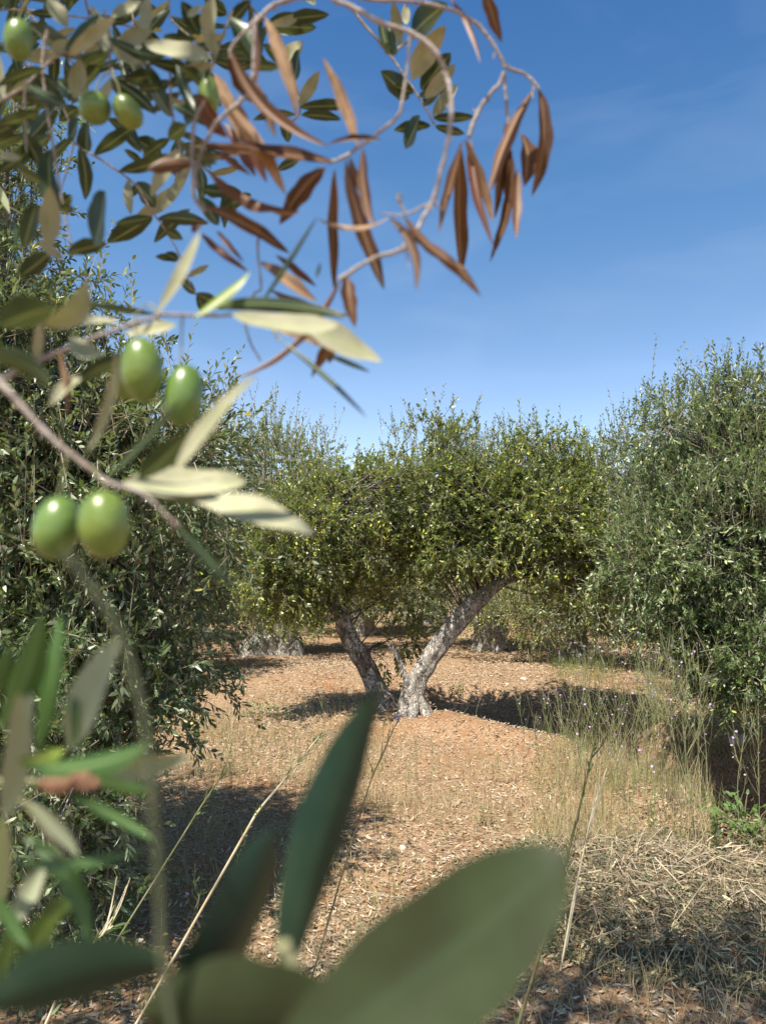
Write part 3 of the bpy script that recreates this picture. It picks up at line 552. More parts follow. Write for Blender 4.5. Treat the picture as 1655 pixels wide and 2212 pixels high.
fleaves(D2, C2, [(1195, 565, 1290, 1015, 44, 'u', -.2, .05), (1105, -10, 1232, 258, 26, 'u', -.2, -.05)], .43, 'dryred')
D3 = empty('dried_branch', at(640, 0, .36), 'inner dry branch forking at the top of the picture above a thicket of brown leaves', 'dead branch', 'dried branches hanging against the sky')
ftwig(D3, C2, [(520, -20), (440, 5), (390, 22), (350, 55), (290, 110), (215, 205), (235, 260)], (26, 14), .37, 'dtwig')
ftwig(D3, C2, [(335, 70), (315, 110), (312, 240), (300, 360), (260, 410), (200, 460), (155, 505), (110, 590), (75, 690), (65, 790), (110, 860)], (22, 20), .36, 'dtwig')
ftwig(D3, C2, [(110, 410), (75, 480), (62, 560), (62, 680), (75, 760)], (16, 24), .36, 'dtwig')
ftwig(D3, C2, [(945, 130), (938, 240), (912, 430), (888, 480), (800, 555), (735, 600), (640, 655), (520, 640)], (16, 18), .39, 'dtwig')
ftwig(D3, C2, [(330, 915), (328, 1040), (340, 1170), (310, 1200), (272, 1290), (300, 1400), (340, 1470)], (12, 10), .38, 'dtwig')
fleaves(D3, C2, [(735, 595, 588, 232, 58, 'b', .5, .03), (700, 640, 752, 802, 38, 'u', .1), (755, 600, 805, 928, 54, 'u', -.3, .05), (600, 680, 415, 915, 86, 'u', .1, .05), (125, 685, 498, 862, 72, 'u', .65, .06),
    (630, 655, 78, 580, 66, 'u', .7, .03), (215, 200, 612, 597, 62, 'u', .3, .10), (360, 75, 490, 490, 62, 'b', .1, -.03), (180, 390, 440, 792, 74, 'b', .1, -.03), (100, 840, 455, 1032, 56, 'u', .35, -.04), (340, 1070, 570, 1230, 52, 'b', .75, .05),
    (400, 1350, 590, 1420, 62, 'b', .7), (60, 665, -125, 690, 62, 'u', .4, .05), (320, 340, 400, 560, 50, 'u', .1), (110, 600, 330, 620, 40, 'u', .4), (560, 660, 120, 640, 34, 'u', .4, .04, 1.05), (215, 200, 330, 430, 40, 'u', .4, .05),
    (150, 300, 260, 600, 60, 'b', .0, -.04, 1.05), (830, 572, 610, 590, 24, 'u', .5), (240, 430, 420, 740, 40, 'b', .5, .04, .97)], .37, 'dry')
fleaves(D3, C2, [(315, 90, 322, 350, 42, 'u', .1), (250, 420, 365, 745, 66, 'u', -.2, .03), (95, 950, 292, 1108, 36, 'u', .5, .05), (160, 940, 272, 1068, 26, 'u', -.1), (400, 1040, 565, 1165, 38, 'u', -.2), (375, 1180, 700, 1285, 36, 'u', -.2, .04),
    (90, 380, 210, 560, 80, 'u', -.3, .05, 1.05), (190, 500, 320, 720, 46, 'u', -.3, 0, 1.05), (170, 620, 300, 720, 40, 'u', -.3, 0, 1.06), (640, 1380, 615, 1480, 46, 'u', .3), (90, 900, 60, 950, 40, 'u', 0)], .385, 'dryred')
# thin green blades
N1 = empty('olive_branch', at(560, 650, .33), 'thin green shoot of narrow leaves seen edge-on beside the dried branches', 'olive branch', 'olive branches close to the camera')
ftwig(N1, C2, [(330, 1240), (390, 1350), (420, 1390)], (10, 10), .33, 'gtwig')
fleaves(N1, C2, [(330, 1250, 570, 880, 20, 'u', .1, .01), (420, 1385, 775, 1705, 22, 'u', .2, -.02), (565, 1130, 582, 1070, 14, 'u', 0), (600, 1440, 785, 1515, 22, 'u', -.2)], .33)

# shaded green sprays behind, against the sky
def spray(label, cr, twigs, rows, d, w=11, extra=0, m='leaf'):
    p0 = at(*cr(*twigs[0][0]), d); root = empty('olive_branch', p0, label, 'olive branch', 'leafy olive sprays against the sky')
    for tw in twigs: ftwig(root, cr, tw, (w * 1.1, w * .7), d, 'twig')
    fleaves(root, cr, rows, d, m)
    for i in range(extra):   # further opposite leaves along the twigs
        tw = twigs[rl.integers(len(twigs))]; k = rl.integers(len(tw) - 1); u = rl.random(); a, b = np.array(tw[k], float), np.array(tw[k + 1], float)
        p = a * (1 - u) + b * u; dr = nrm(b - a); pr = np.array([-dr[1], dr[0]]) * rl.choice([-1, 1]); v = nrm(dr * rl.uniform(.3, 1.2) + pr); L = rl.uniform(60, 105) / SCL[cr] * (.62 / d)
        fleaf(root, cr, *p, *(p + v * L), L * rl.uniform(.17, .27), d * rl.uniform(.97, 1.03), rl.choice(['u', 'u', 'u', 'b']), rl.uniform(-.6, .2), rl.uniform(-.08, .08), m)
    return root
S1 = spray('shaded leafy spray holding two dark green olives at the upper left', C1, [[(300, 480), (360, 610), (400, 690), (440, 830), (400, 1000), (370, 1110)], [(440, 840), (500, 890), (640, 970), (800, 1090), (850, 1160), (900, 1250), (980, 1360), (1060, 1500), (1110, 1640), (1160, 1740)]],
    [(340, 470, 470, 600, 90, 'u', -.2), (470, 640, 355, 722, 74, 'u', -.5), (410, 840, 470, 700, 60, 'u', -.5), (510, 915, 520, 725, 86, 'u', -.5), (640, 700, 840, 905, 84, 'u', -.3, -.06), (740, 885, 850, 965, 42, 'u', -.4), (960, 925, 810, 820, 110, 'u', -.3),
     (850, 930, 1010, 820, 60, 'u', -.4), (830, 1080, 778, 1172, 48, 'u', -.4), (810, 1080, 930, 1225, 104, 'u', -.3), (800, 1290, 1105, 1055, 84, 'b', -.4), (960, 1245, 1062, 1075, 60, 'b', .2), (905, 1285, 640, 1442, 112, 'u', -.4), (905, 1290, 685, 1325, 60, 'u', -.2),
     (1130, 1240, 915, 1438, 74, 'u', -.5, .05), (980, 1360, 1085, 1420, 60, 'u', -.4), (1110, 1640, 1240, 1570, 40, 'b', .1), (1160, 1740, 1050, 1640, 60, 'u', -.3), (1060, 1540, 920, 1520, 44, 'u', -.4), (1060, 1540, 980, 1500, 60, 'u', -.3), (1160, 1740, 1330, 1830, 70, 'u', -.3), (1170, 1740, 1220, 1880, 50, 'u', -.4)], .55, 12, 8)
folive(S1, C1, 565, 640, 92, 92, .40, .5, [(560, 560), (590, 480), (650, 420)]); folive(S1, C1, 760, 662, 78, 104, .40, -.6, [(720, 590), (700, 500), (660, 430)])
S2 = spray('shaded leafy spray with broad mottled leaves and a single hidden olive at the top', C1, [[(620, 60), (650, 250), (655, 420), (660, 540)], [(1380, 60), (1290, 300), (1265, 380), (1240, 470)], [(1010, 420), (1020, 650), (1060, 850), (1090, 930)], [(690, 340), (900, 380), (1200, 390)]],
    [(1285, 335, 1268, -30, 96, 'b', .6), (1262, 342, 855, 255, 96, 'b', .75, .03), (870, 385, 690, 330, 88, 'b', .8), (900, 180, 670, 315, 95, 'b', -.2, .06), (445, 585, 480, 345, 100, 'b', .1), (905, 655, 750, 490, 74, 'b', .5), (170, 140, 495, 335, 112, 'u', -.4, .05),
     (1185, 425, 880, 360, 74, 'u', -.2), (850, 180, 880, -20, 76, 'b', -.1), (1180, 210, 1075, 5, 92, 'u', -.5), (1350, 150, 1490, 0, 70, 'u', -.4), (560, 50, 610, 300, 100, 'b', -.5), (400, 165, 285, -10, 94, 'b', .7), (1440, 385, 1660, 395, 64, 'u', -.4), (970, 215, 1165, 230, 46, 'u', -.4),
     (1185, 430, 1005, 515, 84, 'u', -.4, .06), (1180, 560, 1108, 745, 74, 'u', -.5), (905, 662, 1072, 545, 62, 'u', -.4), (830, 532, 952, 520, 50, 'u', -.5), (740, 470, 940, 450, 80, 'u', -.4), (1000, 820, 1110, 740, 90, 'u', -.4), (1200, 1120, 1340, 1140, 74, 'u', .2), (1300, 1262, 1485, 1155, 74, 'u', -.4),
     (1180, 1165, 1295, 1335, 90, 'u', -.3), (1360, 1290, 1400, 1205, 50, 'u', -.4), (1200, 40, 1110, 100, 40, 'b', .7), (660, 100, 840, 0, 60, 'b', .4), (640, 480, 740, 560, 60, 'u', -.3), (500, 400, 640, 330, 70, 'u', -.4), (300, 300, 420, 240, 60, 'b', .2)], .45, 14, 26)
folive(S2, C1, 1240, 570, 66, 108, .43, 0, [(1245, 460), (1265, 390)])
S3 = spray('leafy twig hanging down the left edge past a lone dark olive', C1, [[(285, 180), (262, 300), (258, 430), (290, 700), (330, 930), (370, 1180), (430, 1480)], [(0, 600), (150, 510), (350, 322), (460, 330)], [(180, 380), (150, 560), (160, 900)]],
    [(330, 1240, 300, 880, 120, 'u', -.4), (290, 1470, 300, 1100, 120, 'b', .3, 0, .8), (560, 1450, 620, 1130, 112, 'u', -.5, .02, .85), (400, 1500, 640, 1445, 92, 'u', -.4), (330, 1240, 430, 1160, 80, 'u', -.4), (240, 980, 130, 780, 90, 'u', -.4), (0, 740, 240, 660, 80, 'u', -.5),
     (220, 1200, 140, 1480, 100, 'u', -.4), (300, 1500, 120, 1640, 110, 'u', -.4), (350, 1250, 440, 1230, 60, 'u', -.4), (0, 920, 130, 940, 50, 'b', .3), (100, 1000, 250, 1080, 70, 'u', -.5), (380, 1540, 220, 1420, 60, 'b', .2)], .42, 18, 12)
folive(S3, C1, 112, 235, 84, 116, .36, .1, [(110, 130), (130, 60), (180, -20)])
S4 = spray('compact dark leafy tip hanging free against the blue sky at top centre', C2, [[(690, 10), (760, 100), (860, 220), (930, 320), (1000, 425), (1045, 505)], [(865, 225), (940, 165), (960, 130)]],
    [(940, 402, 825, 290, 76, 'u', -.3), (955, 325, 1090, 105, 92, 'b', -.3, -.04), (990, 365, 1112, 215, 84, 'u', -.3), (1005, 400, 1130, 262, 62, 'b', -.1), (1040, 475, 1138, 345, 54, 'b', .3), (1040, 480, 1210, 475, 40, 'u', -.4), (1048, 513, 1168, 545, 36, 'u', -.4),
     (1028, 512, 878, 532, 46, 'u', -.4), (985, 470, 925, 605, 56, 'u', -.4), (905, 195, 878, 5, 50, 'b', 0), (955, 140, 1098, 15, 96, 'u', -.3), (932, 100, 925, 15, 36, 'b', .5), (840, 180, 895, 215, 44, 'u', -.3), (930, 330, 900, 410, 56, 'u', -.4), (960, 380, 880, 350, 46, 'u', -.4), (1000, 430, 1080, 330, 50, 'u', -.2)], .62, 11, 3)
S5 = spray('leafy spray crossing behind the brown leaves near the top', C2, [[(250, -20), (330, 60), (400, 120), (450, 250), (500, 440), (440, 520)], [(60, 30), (150, 230), (120, 290)], [(0, 560), (60, 640), (200, 760)]],
    [(370, 100, 565, 112, 64, 'u', -.3), (430, 80, 620, 60, 52, 'u', -.4), (370, 128, 545, 128, 26, 'b', .7), (440, 262, 508, 168, 60, 'b', .4), (470, 335, 492, 200, 44, 'u', -.4), (495, 432, 578, 288, 50, 'b', 0), (500, 437, 710, 430, 46, 'u', -.4), (502, 470, 665, 487, 42, 'u', -.4),
     (440, 480, 450, 580, 50, 'u', -.3), (240, 220, 370, 260, 60, 'u', -.4), (350, 180, 480, 300, 56, 'u', -.4), (560, 20, 480, -30, 40, 'b', .6), (200, 60, 110, 0, 60, 'u', -.4), (30, 660, 120, 590, 50, 'b', .2), (90, 770, 260, 780, 56, 'u', .1), (170, 860, 300, 790, 52, 'u', -.4), (410, 690, 500, 650, 40, 'u', -.4), (200, 860, 240, 780, 40, 'u', -.4)], .66, 11, 26)
S6 = spray('dense shaded spray filling the upper left corner', C1, [[(-40, 60), (150, 60), (400, 90), (620, 130), (800, 160)], [(100, -40), (240, 160), (380, 330), (520, 420)], [(0, 250), (120, 330), (200, 480)], [(500, -30), (560, 200), (640, 330), (700, 500)], [(760, -30), (790, 140), (700, 300)], [(1000, -30), (1020, 120), (1180, 260), (1260, 360)], [(-20, 500), (100, 620), (240, 690)]],
    [(0, 300, 240, 260, 90, 'u', -.4)], .62, 12, 90)

# bottom sprig, very close
E = empty('olive_branch', at(620, 2300, .12), 'very close blurred shoot rising from the bottom edge with four broad shadowed leaves', 'olive branch', 'olive branches close to the camera')
ftwig(E, DD, [(420, 2330), (560, 2200), (640, 2120), (610, 2040)], (60, 30), .125, 'gtwig')
fleaf(E, DD, 610, 2120, 832, 1462, 112, .145, 'u', -.35, -.03, 'leafD', d1=.165)
fleaf(E, DD, 330, 2290, 590, 1785, 140, .125, 'u', -.45, .04, 'leafD', d1=.14)
fleaf(E, DD, 370, 2080, -60, 2190, 125, .12, 'u', -.4, .05, 'leafD', d1=.12)
fleaf(E, DD, 560, 2330, 1228, 1838, 280, .105, 'u', -.15, .03, 'leafE', d1=.115, curl=-.14, blunt=.55)
fleaf(E, DD, 300, 2190, 760, 2190, 190, .115, 'u', -.4, 0, 'leafE', d1=.12)
ftwig(E, DD, [(140, 1190), (190, 1260), (245, 1340), (290, 1460), (318, 1600), (335, 1780), (345, 1900), (352, 2060), (380, 2250)], (16, 20), .11, 'gstem', .115)
# left lower cluster
Fc = empty('olive_branch', at(0, 1900, .2), 'blurred leafy shoot at the lower left with a brown withered bud among bright green leaves', 'olive branch', 'olive branches close to the camera')
ftwig(Fc, C4, [(-60, 1000), (60, 980), (220, 995), (400, 1000), (520, 980)], (30, 20), .195, 'gtwig')
ftwig(Fc, C4, [(0, 1000), (120, 1090), (260, 1280), (340, 1400)], (26, 20), .19, 'gtwig')
fleaves(Fc, C4, [(10, 720, 215, 140, 150, 'u', .2, .06), (190, 850, 305, 150, 90, 'u', .1, .02), (350, 830, 600, 270, 165, 'b', .4, -.02), (20, 1180, 95, 540, 130, 'b', .3, .03), (110, 880, 165, 540, 110, 'b', .5), (370, 830, 390, 460, 40, 'u', .2),
    (480, 985, 775, 1045, 72, 'u', -.2), (500, 940, 950, 860, 110, 'b', -.35, .02, 1.05), (340, 1055, 780, 1290, 56, 'u', .5, -.04), (110, 1395, 745, 1325, 62, 'u', .6, .04), (100, 1080, 400, 1370, 72, 'b', .3, -.05), (130, 1270, 450, 1850, 96, 'u', .2, -.12),
    (-20, 560, 60, 300, 90, 'u', 0), (20, 1150, -10, 1700, 90, 'b', -.2), (60, 1720, 230, 1380, 100, 'b', -.1, 0, 1.1), (-30, 1560, 150, 1830, 70, 'u', .1), (100, 1960, 330, 1560, 130, 'u', -.4, 0, 1.1), (0, 1980, 80, 1640, 80, 'u', -.3), (240, 1700, 420, 1560, 70, 'u', -.2, 0, 1.2)], .19, 'gleaf')
fleaf(Fc, C4, 120, 900, 780, 775, 118, .18, 'u', .6, .05, 'gleaf')
fleaf(Fc, C4, 90, 880, 330, 830, 90, .185, 'u', .6, .03, 'yleaf')
for i, (x, y, r1) in enumerate(((250, 1000, 46), (330, 1000, 52), (410, 975, 50), (450, 1005, 44), (300, 1025, 50))):
    ftwig(Fc, C4, [(x - r1, y), (x - r1 * .3, y + 4), (x + r1 * .4, y - 4), (x + r1, y - 10)], (r1 * 1.2, r1 * 1.0), .165, 'bud', name='bud')

# ------------------------------------------------------------------ boughs overhead, out of frame, added to shade near ground and upper-left sprays
ob_ = np.array([-.9, -1.6, 0.]); ob_[2] = float(terrain(ob_[0], ob_[1]))
bl = [(-.1 - ob_[0], 1.1 - ob_[1], 3.75, .45, .3, .22, 1), (.55 - ob_[0], 1.1 - ob_[1], 3.7, .4, .3, .22, 1), (-.9 - ob_[0], 1.2 - ob_[1], 3.8, .4, .3, .2, 1), (-.9 - ob_[0], 1.0 - ob_[1], 3.6, .5, .5, .3, 1), (-1.9 - ob_[0], 1.2 - ob_[1], 3.4, .5, .5, .35, 1), (-1.9 - ob_[0], .7 - ob_[1], 3.6, .4, .3, .2, 1), (-.38 - ob_[0], .36 - ob_[1], 2.36, .34, .24, .10, 4.5), (.25 - ob_[0], 1.5 - ob_[1], 3.6, .4, .25, .2, 1), (.8 - ob_[0], 1.45 - ob_[1], 3.6, .4, .25, .2, 1), (-.3 - ob_[0], 1.5 - ob_[1], 3.7, .4, .25, .2, 1)]
tree('olive_tree', ob_, bl, [([(0, 0, -.1), (0, .2, 1.2), (-.3, .9, 2.6), (0, 2.1, 3.5), (.6, 3.0, 3.7)], [.24, .17, .12, .08, .03]), ([(-.3, .9, 2.6), (-.7, 2.0, 3.2), (-1.0, 2.7, 3.35)], [.1, .07, .02])], 1300, 51,
     M['crownD'], M['barkdark'], 'unseen olive tree over the camera, boughs placed to shade the near ground and sprays', nl=14, kind=6, spread=.15, per=8)

# ------------------------------------------------------------------ ground cover
def disp_of(P):
    d = P - CAM; dep = np.maximum(d @ FW, .01); return 827.5 + F * (d @ RT) / dep, 1106 - F * (d @ UP) / dep
def scatter(n, seed, x0=-60, x1=1715, y0=1290, y1=2300, power=1.0, weight=None):
    """random ground points, spread evenly over the ground but kept to what a camera near here can see"""
    r = np.random.default_rng(seed); out = []
    got = 0
    while got < n:
        D = r.uniform(2.2 ** power, 17 ** power, n * 3) ** (1 / power); x = r.uniform(-.56, .56, n * 3) * D; k = np.ones(n * 3, bool)
        z = terrain(x, D); P = np.stack([x, D, z], -1)
        if weight is not None: k &= r.random(len(P)) < weight(P)
        out.append(P[k]); got += k.sum()
    return np.concatenate(out)[:n]
r = np.random.default_rng(5)
def wl(P): return np.clip(.45 + .35 * snoise(P[:, :2], .9, 33, 2), .08, 1)
P = scatter(90000, 1, power=1.25, weight=wl); n = len(P); P[:, 2] += r.uniform(.002, .012, n)
th = r.uniform(0, 6.28, n); D = np.stack([np.cos(th), np.sin(th), r.normal(0, .25, n)], -1); N = np.array([0, 0, 1.]) + r.normal(size=(n, 3)) * .45; N *= np.where(r.random(n) < .5, 1, -1)[:, None]
g = G(); leaves_mesh(g, P, D, N, r.uniform(.02, .05, n) * (1 + P[:, 1] * .03), r.uniform(.006, .012, n) * (1 + P[:, 1] * .04), 4, 0, .2)
tag(g.build('leaf_litter', M['litter'], smooth=False), 'fallen dry olive leaves strewn over the soil', 'leaf litter', None, 'stuff')

def blades(g, P, H, lean, w, seed, m=0, seg=3):
    r = np.random.default_rng(seed); n = len(P); th = r.uniform(0, 6.28, n); Ld = np.stack([np.cos(th), np.sin(th), np.zeros(n)], -1); ph = r.uniform(0, 6.28, n); Wd = np.stack([np.cos(ph), np.sin(ph), np.zeros(n)], -1)
    V = []
    for i in range(seg + 1):
        t_ = i / seg; c = P + np.array([0, 0, 1.]) * (H * (t_ - .25 * lean * t_ ** 2))[:, None] + Ld * (H * lean * t_ ** 1.7)[:, None]; ww = (w * (1 - .8 * t_))[:, None] / 2
        V += [c - Wd * ww, c + Wd * ww]
    V = np.stack(V, 1); k = V.shape[1]; f = np.array([[2 * i, 2 * i + 1, 2 * i + 3, 2 * i + 2] for i in range(seg)])
    g.add(V.reshape(-1, 3), (np.arange(n)[:, None, None] * k + f).reshape(-1, 4), m)
def box(P, x0, x1, y0, y1, s=25):
    X, Y = disp_of(P); return sstep(x0 - s, x0 + s, X) * (1 - sstep(x1 - s, x1 + s, X)) * sstep(y0 - s, y0 + s, Y) * (1 - sstep(y1 - s, y1 + s, Y))
def wg(P): return np.clip(.7 * box(P, 380, 830, 1560, 1700) + .35 * box(P, 780, 1240, 1640, 1800) + .7 * box(P, 1180, 1560, 1600, 1840) + .35 * box(P, 450, 900, 1480, 1560) + .18 * box(P, 300, 1700, 1700, 2250) + .3 * box(P, 1250, 1600, 1400, 1600) + .02, 0, 1) * np.clip(.5 + .5 * 1.3 * snoise(P[:, :2], 2.5, 8, 2), .03, 1)
P = scatter(19000, 11, power=1.0, weight=wg); n = len(P)
g = G(); blades(g, P, r.uniform(.04, .20, n) * (.5 + r.random(n)), r.uniform(.1, .8, n), r.uniform(.002, .004, n), 4)
P = scatter(2000, 13, weight=lambda P: .9 * box(P, 1190, 1540, 1620, 1850) * np.clip(.5 + .6 * snoise(P[:, :2], 3.5, 18, 2), .05, 1)); n = len(P); blades(g, P, r.uniform(.12, .36, n), r.uniform(.05, .4, n), r.uniform(.002, .004, n), 14, seg=4)
tag(g.build('dry_grass', M['grass'], smooth=False), 'thin bleached dry grass standing over the clearing', 'grass', None, 'stuff')
def wg2(P): return np.clip(.8 * box(P, 1190, 1320, 1420, 1480, 20) + .25 * box(P, 1150, 1560, 1580, 1840) + .12 * box(P, 380, 900, 1560, 1700) + .05 * box(P, 0, 1000, 1700, 2250), 0, 1)
P = scatter(6500, 12, power=1.0, weight=wg2); n = len(P)
g = G(); blades(g, P, r.uniform(.06, .24, n), r.uniform(.05, .5, n), r.uniform(.002, .004, n), 5)
P = scatter(400, 15, weight=lambda P: .9 * box(P, 1200, 1530, 1600, 1840)); n = len(P); blades(g, P, r.uniform(.15, .4, n), r.uniform(.05, .3, n), r.uniform(.002, .004, n), 16, seg=4)
tag(g.build('green_grass', M['ggrass'], smooth=False), 'sparse yellow green grass blades among the dry grass', 'grass', None, 'stuff')

# heap of cut prunings and straw at lower right
hc = ground_at(1400, 1930)
n = 1500; a = r.uniform(0, 6.28, n); q = np.sqrt(r.random(n)); px_ = hc[0] + .1 + q * np.cos(a) * .72 + r.normal(0, .1, n); py_ = hc[1] + q * np.sin(a) * .72
hz = .15 * np.exp(-(q * 1.5) ** 2) * r.random(n) ** .6; P = np.stack([px_, py_, terrain(px_, py_) + hz + .01], -1); th = r.uniform(0, 6.28, n)
D = np.stack([np.cos(th), np.sin(th), r.normal(0, .22, n)], -1); L = r.uniform(.08, .36, n)[:, None]
g = G(); mid = P + D * L * .5 + np.stack([np.zeros(n)] * 2 + [r.uniform(0, .06, n)], -1); mid += r.normal(size=(n, 3)) * .02; end = P + D * L; end[:, 2] = np.maximum(end[:, 2], terrain(end[:, 0], end[:, 1]) + .005)
rr_ = r.uniform(.0008, .0022, n); rr_ = rr_ * np.where(r.random(n) < .12, 1.8, .8); prisms(g, P, mid, rr_, rr_, 0); prisms(g, mid, end, rr_, rr_ * .6, 0)
n = 12000; a = r.uniform(0, 6.28, n); q = np.sqrt(r.random(n)); px_ = hc[0] + .1 + q * np.cos(a) * .95; py_ = hc[1] + q * np.sin(a) * .9; P = np.stack([px_, py_, terrain(px_, py_) + .13 * np.exp(-(q * 1.5) ** 2) * r.random(n) + .01], -1)
th = r.uniform(0, 6.28, n); D = np.stack([np.cos(th), np.sin(th), r.normal(0, .5, n)], -1); N = r.normal(size=(n, 3)) * .6 + [0, 0, .8]
leaves_mesh(g, P, D, N, r.uniform(.03, .06, n), r.uniform(.007, .013, n), 6, 1, .2)
tag(g.build('prunings_heap', [M['strawp'], M['hay']], smooth=False), 'tangled heap of dry straw and withered olive prunings at the lower right', 'brush heap', None, 'stuff')

# flowering weeds
fg = G(); ph = np.arange(8) * .785
for k in range(8):
    c, s = math.cos(ph[k]), math.sin(ph[k]); fg.add([(0, 0, 0), (.011 * c - .004 * s, .011 * s + .004 * c, .006), (.015 * c, .015 * s, .005), (.011 * c + .004 * s, .011 * s - .004 * c, .006)], [[0, 1, 2, 3]])
fg.add([(0.003 * math.cos(x), .003 * math.sin(x), 0) for x in ph] + [(0.0025 * math.cos(x), .0025 * math.sin(x), -.014) for x in ph], [[k, (k + 1) % 8, 8 + (k + 1) % 8, 8 + k] for k in range(8)])
fo = fg.build('flower', M['petal']); flower_me = fo.data; bpy.data.objects.remove(fo)
def weed(base, h, seed, label, nb=9, flowers=5, mname='stem', group='tall wiry weeds', spread=.25, lv=10, r0=.0022, fs=1.0, name='flowering_weed'):
    r = np.random.default_rng(seed); root = empty(name, base, label, 'weed', group); g = G()
    top = np.array([r.uniform(-.1, .1) * h, r.uniform(-.1, .1) * h, h]); main = spline([(0, 0, -.02), top * .4 + r.normal(size=3) * .015, top * .75 + r.normal(size=3) * .02, top], 14); tube(g, main, [r0, r0 * .5], 5, cap=False)
    tips = [main[-1]]
    for b_ in range(nb):
        a = main[r.integers(3, 12)]; th = r.uniform(0, 6.28); L = h * r.uniform(.2, .5) * (1 - a[2] / h * .5); d = np.array([math.cos(th) * spread * 2.2, math.sin(th) * spread * 2.2, 1.]); d /= np.linalg.norm(d)
        P = spline([a, a + d * L * .5 + [d[0] * L * .1, d[1] * L * .1, 0], a + d * L + [0, 0, .03]], 7); tube(g, P, [r0 * .6, r0 * .35], 4, cap=False); tips.append(P[-1])
        for q in range(2):
            a2 = P[r.integers(2, 6)]; d2 = nrm(d + r.normal(size=3) * .45); P2 = np.array([a2, a2 + d2 * L * .35]); tube(g, P2, [r0 * .4, r0 * .25], 4, cap=False); tips.append(P2[-1])
    g.build('stem', M[mname], root)
    if lv:
        n = lv; k = r.integers(1, 12, n); Pl = main[k]; th = r.uniform(0, 6.28, n); D = np.stack([np.cos(th), np.sin(th), np.full(n, .8)], -1); g = G()
        leaves_mesh(g, Pl, D, np.tile([0, 0, 1.], (n, 1)) + D * .1, r.uniform(.02, .05, n), r.uniform(.003, .006, n), 6); g.build('foliage', M['herb'], root)
    for tp in r.permutation(len(tips))[:flowers]:
        o = bpy.data.objects.new('flower', flower_me); COL.objects.link(o); o.parent = root; o.location = tips[tp]; s = fs * r.uniform(.8, 1.3); o.scale = (s, s, s); o.rotation_euler = (r.uniform(0, 1.2), r.uniform(-.7, .7), r.uniform(0, 6))
    return root
wspec = [(1210, 1740, .62), (1245, 1690, .75), (1265, 1800, .60), (1305, 1760, .80), (1335, 1700, .78), (1350, 1830, .66), (1385, 1770, .82), (1405, 1850, .74), (1430, 1720, .85), (1455, 1800, .90), (1480, 1740, .84), (1500, 1840, .78), (1520, 1780, .80),
         (1280, 1640, .72), (1360, 1650, .72), (1450, 1660, .70), (1560, 1740, .72), (1600, 1840, .66), (1540, 1690, .7), (1500, 1660, .66), (1590, 1760, .7), (1415, 1700, .7), (1470, 1850, .8), (1320, 1820, .62), (1640, 1800, .6), (1230, 1640, .55), (1260, 1720, .66), (1295, 1700, .7), (1370, 1720, .74), (1395, 1660, .6), (1440, 1780, .8), (1490, 1780, .8), (1515, 1730, .76), (1340, 1780, .66), (1410, 1810, .76), (1580, 1690, .66), (1620, 1720, .66), (1160, 1720, .5), (1130, 1640, .45), (1465, 1700, .74), (1180, 1650, .5)]
for i, (x, y, h) in enumerate(wspec):
    weed(ground_at(x, y), h * 1.15, 200 + i, 'tall wiry green weed with tiny lilac flowers in the stand beside the gully', 14, 8, fs=.42, r0=.0023, spread=.2)
w2 = [(500, 1700, .42), (420, 1800, .40), (560, 1690, .34), (640, 1700, .3), (455, 1900, .42), (520, 2000, .35), (700, 1560, .28), (740, 1520, .26), (760, 1650, .28), (905, 1700, .36), (930, 1690, .3), (600, 1640, .26), (480, 1640, .24), (1040, 1500, .2), (650, 1550, .22), (890, 1690, .34), (1070, 1700, .24), (400, 2050, .3)]
for i, (x, y, h) in enumerate(w2):
    weed(ground_at(x, y), h, 300 + i, 'short spindly weed in the shaded grass left of the clearing' if x < 700 else 'short spindly weed standing in the sunny clearing', 6, 1 if i % 2 else 0, group='short spindly weeds in the grass' if x < 700 else 'short weeds in the sunny clearing', lv=14, r0=.0016, fs=.5, name='spindly_weed')
def traced_weed(pts, D, w, m, label, lv, lm='herb', ll=.03, fl=None):
    P = [at(x, y, D) for x, y in pts]; d = nrm(P[0] - P[1]); base = P[0].copy()
    # carry the stem on down to the soil
    gzz = float(terrain(base[0], base[1])); q_ = min(3.0, (base[2] - gzz) / max(.2, -d[2])); foot = base + d * q_; foot[2] = gzz; foot[1] = base[1]
    root = empty('weed_stalk', foot, label, 'weed', 'single stalks near the camera'); S = spline(([foot, (foot + base) / 2] if base[2] > gzz + .05 else []) + P, 60) - foot
    g = G(); tube(g, S, [w, w * .9, w * .4], 7, .05, 2); r = np.random.default_rng(int(pts[0][0]))
    for q in range(5):
        a = S[r.integers(34, 58)]; dd = nrm(nrm(S[-1] - S[20]) + r.normal(size=3) * .35); tube(g, spline([a, a + dd * .05, a + dd * .09 + [0, 0, .02]], 5), [w * .5, w * .2], 5, cap=False)
    g.build('stem', M[m], root)
    k = r.integers(14, 59, lv); n = lv; T = nrm(np.gradient(S, axis=0))[k]; R = nrm(np.cross(T, r.normal(size=(n, 3)))); g = G()
    leaves_mesh(g, S[k], T * 1.2 + R * .7, R * -.5 + T * .5, ll * r.uniform(.5, 1.2, n), ll * .13 * r.uniform(.7, 1.2, n), 6); g.build('foliage', M[lm], root)
    if fl:
        for q in fl:
            o = bpy.data.objects.new('flower', flower_me); COL.objects.link(o); o.parent = root; o.location = S[q]
    return root
traced_weed([(1120, 2212), (1160, 2080), (1200, 1950), (1225, 1850), (1262, 1700), (1282, 1610), (1296, 1530)], 1.9, .0042, 'dstem', 'dark bristly weed stalk rising in front of the straw heap', 60, 'herb', .04)
traced_weed([(745, 1870), (775, 1770), (800, 1690), (830, 1620), (862, 1550)], 2.6, .003, 'dstem', 'thin dark weed stalk leaning right below the pale trunk', 22, 'herb', .025, [59])
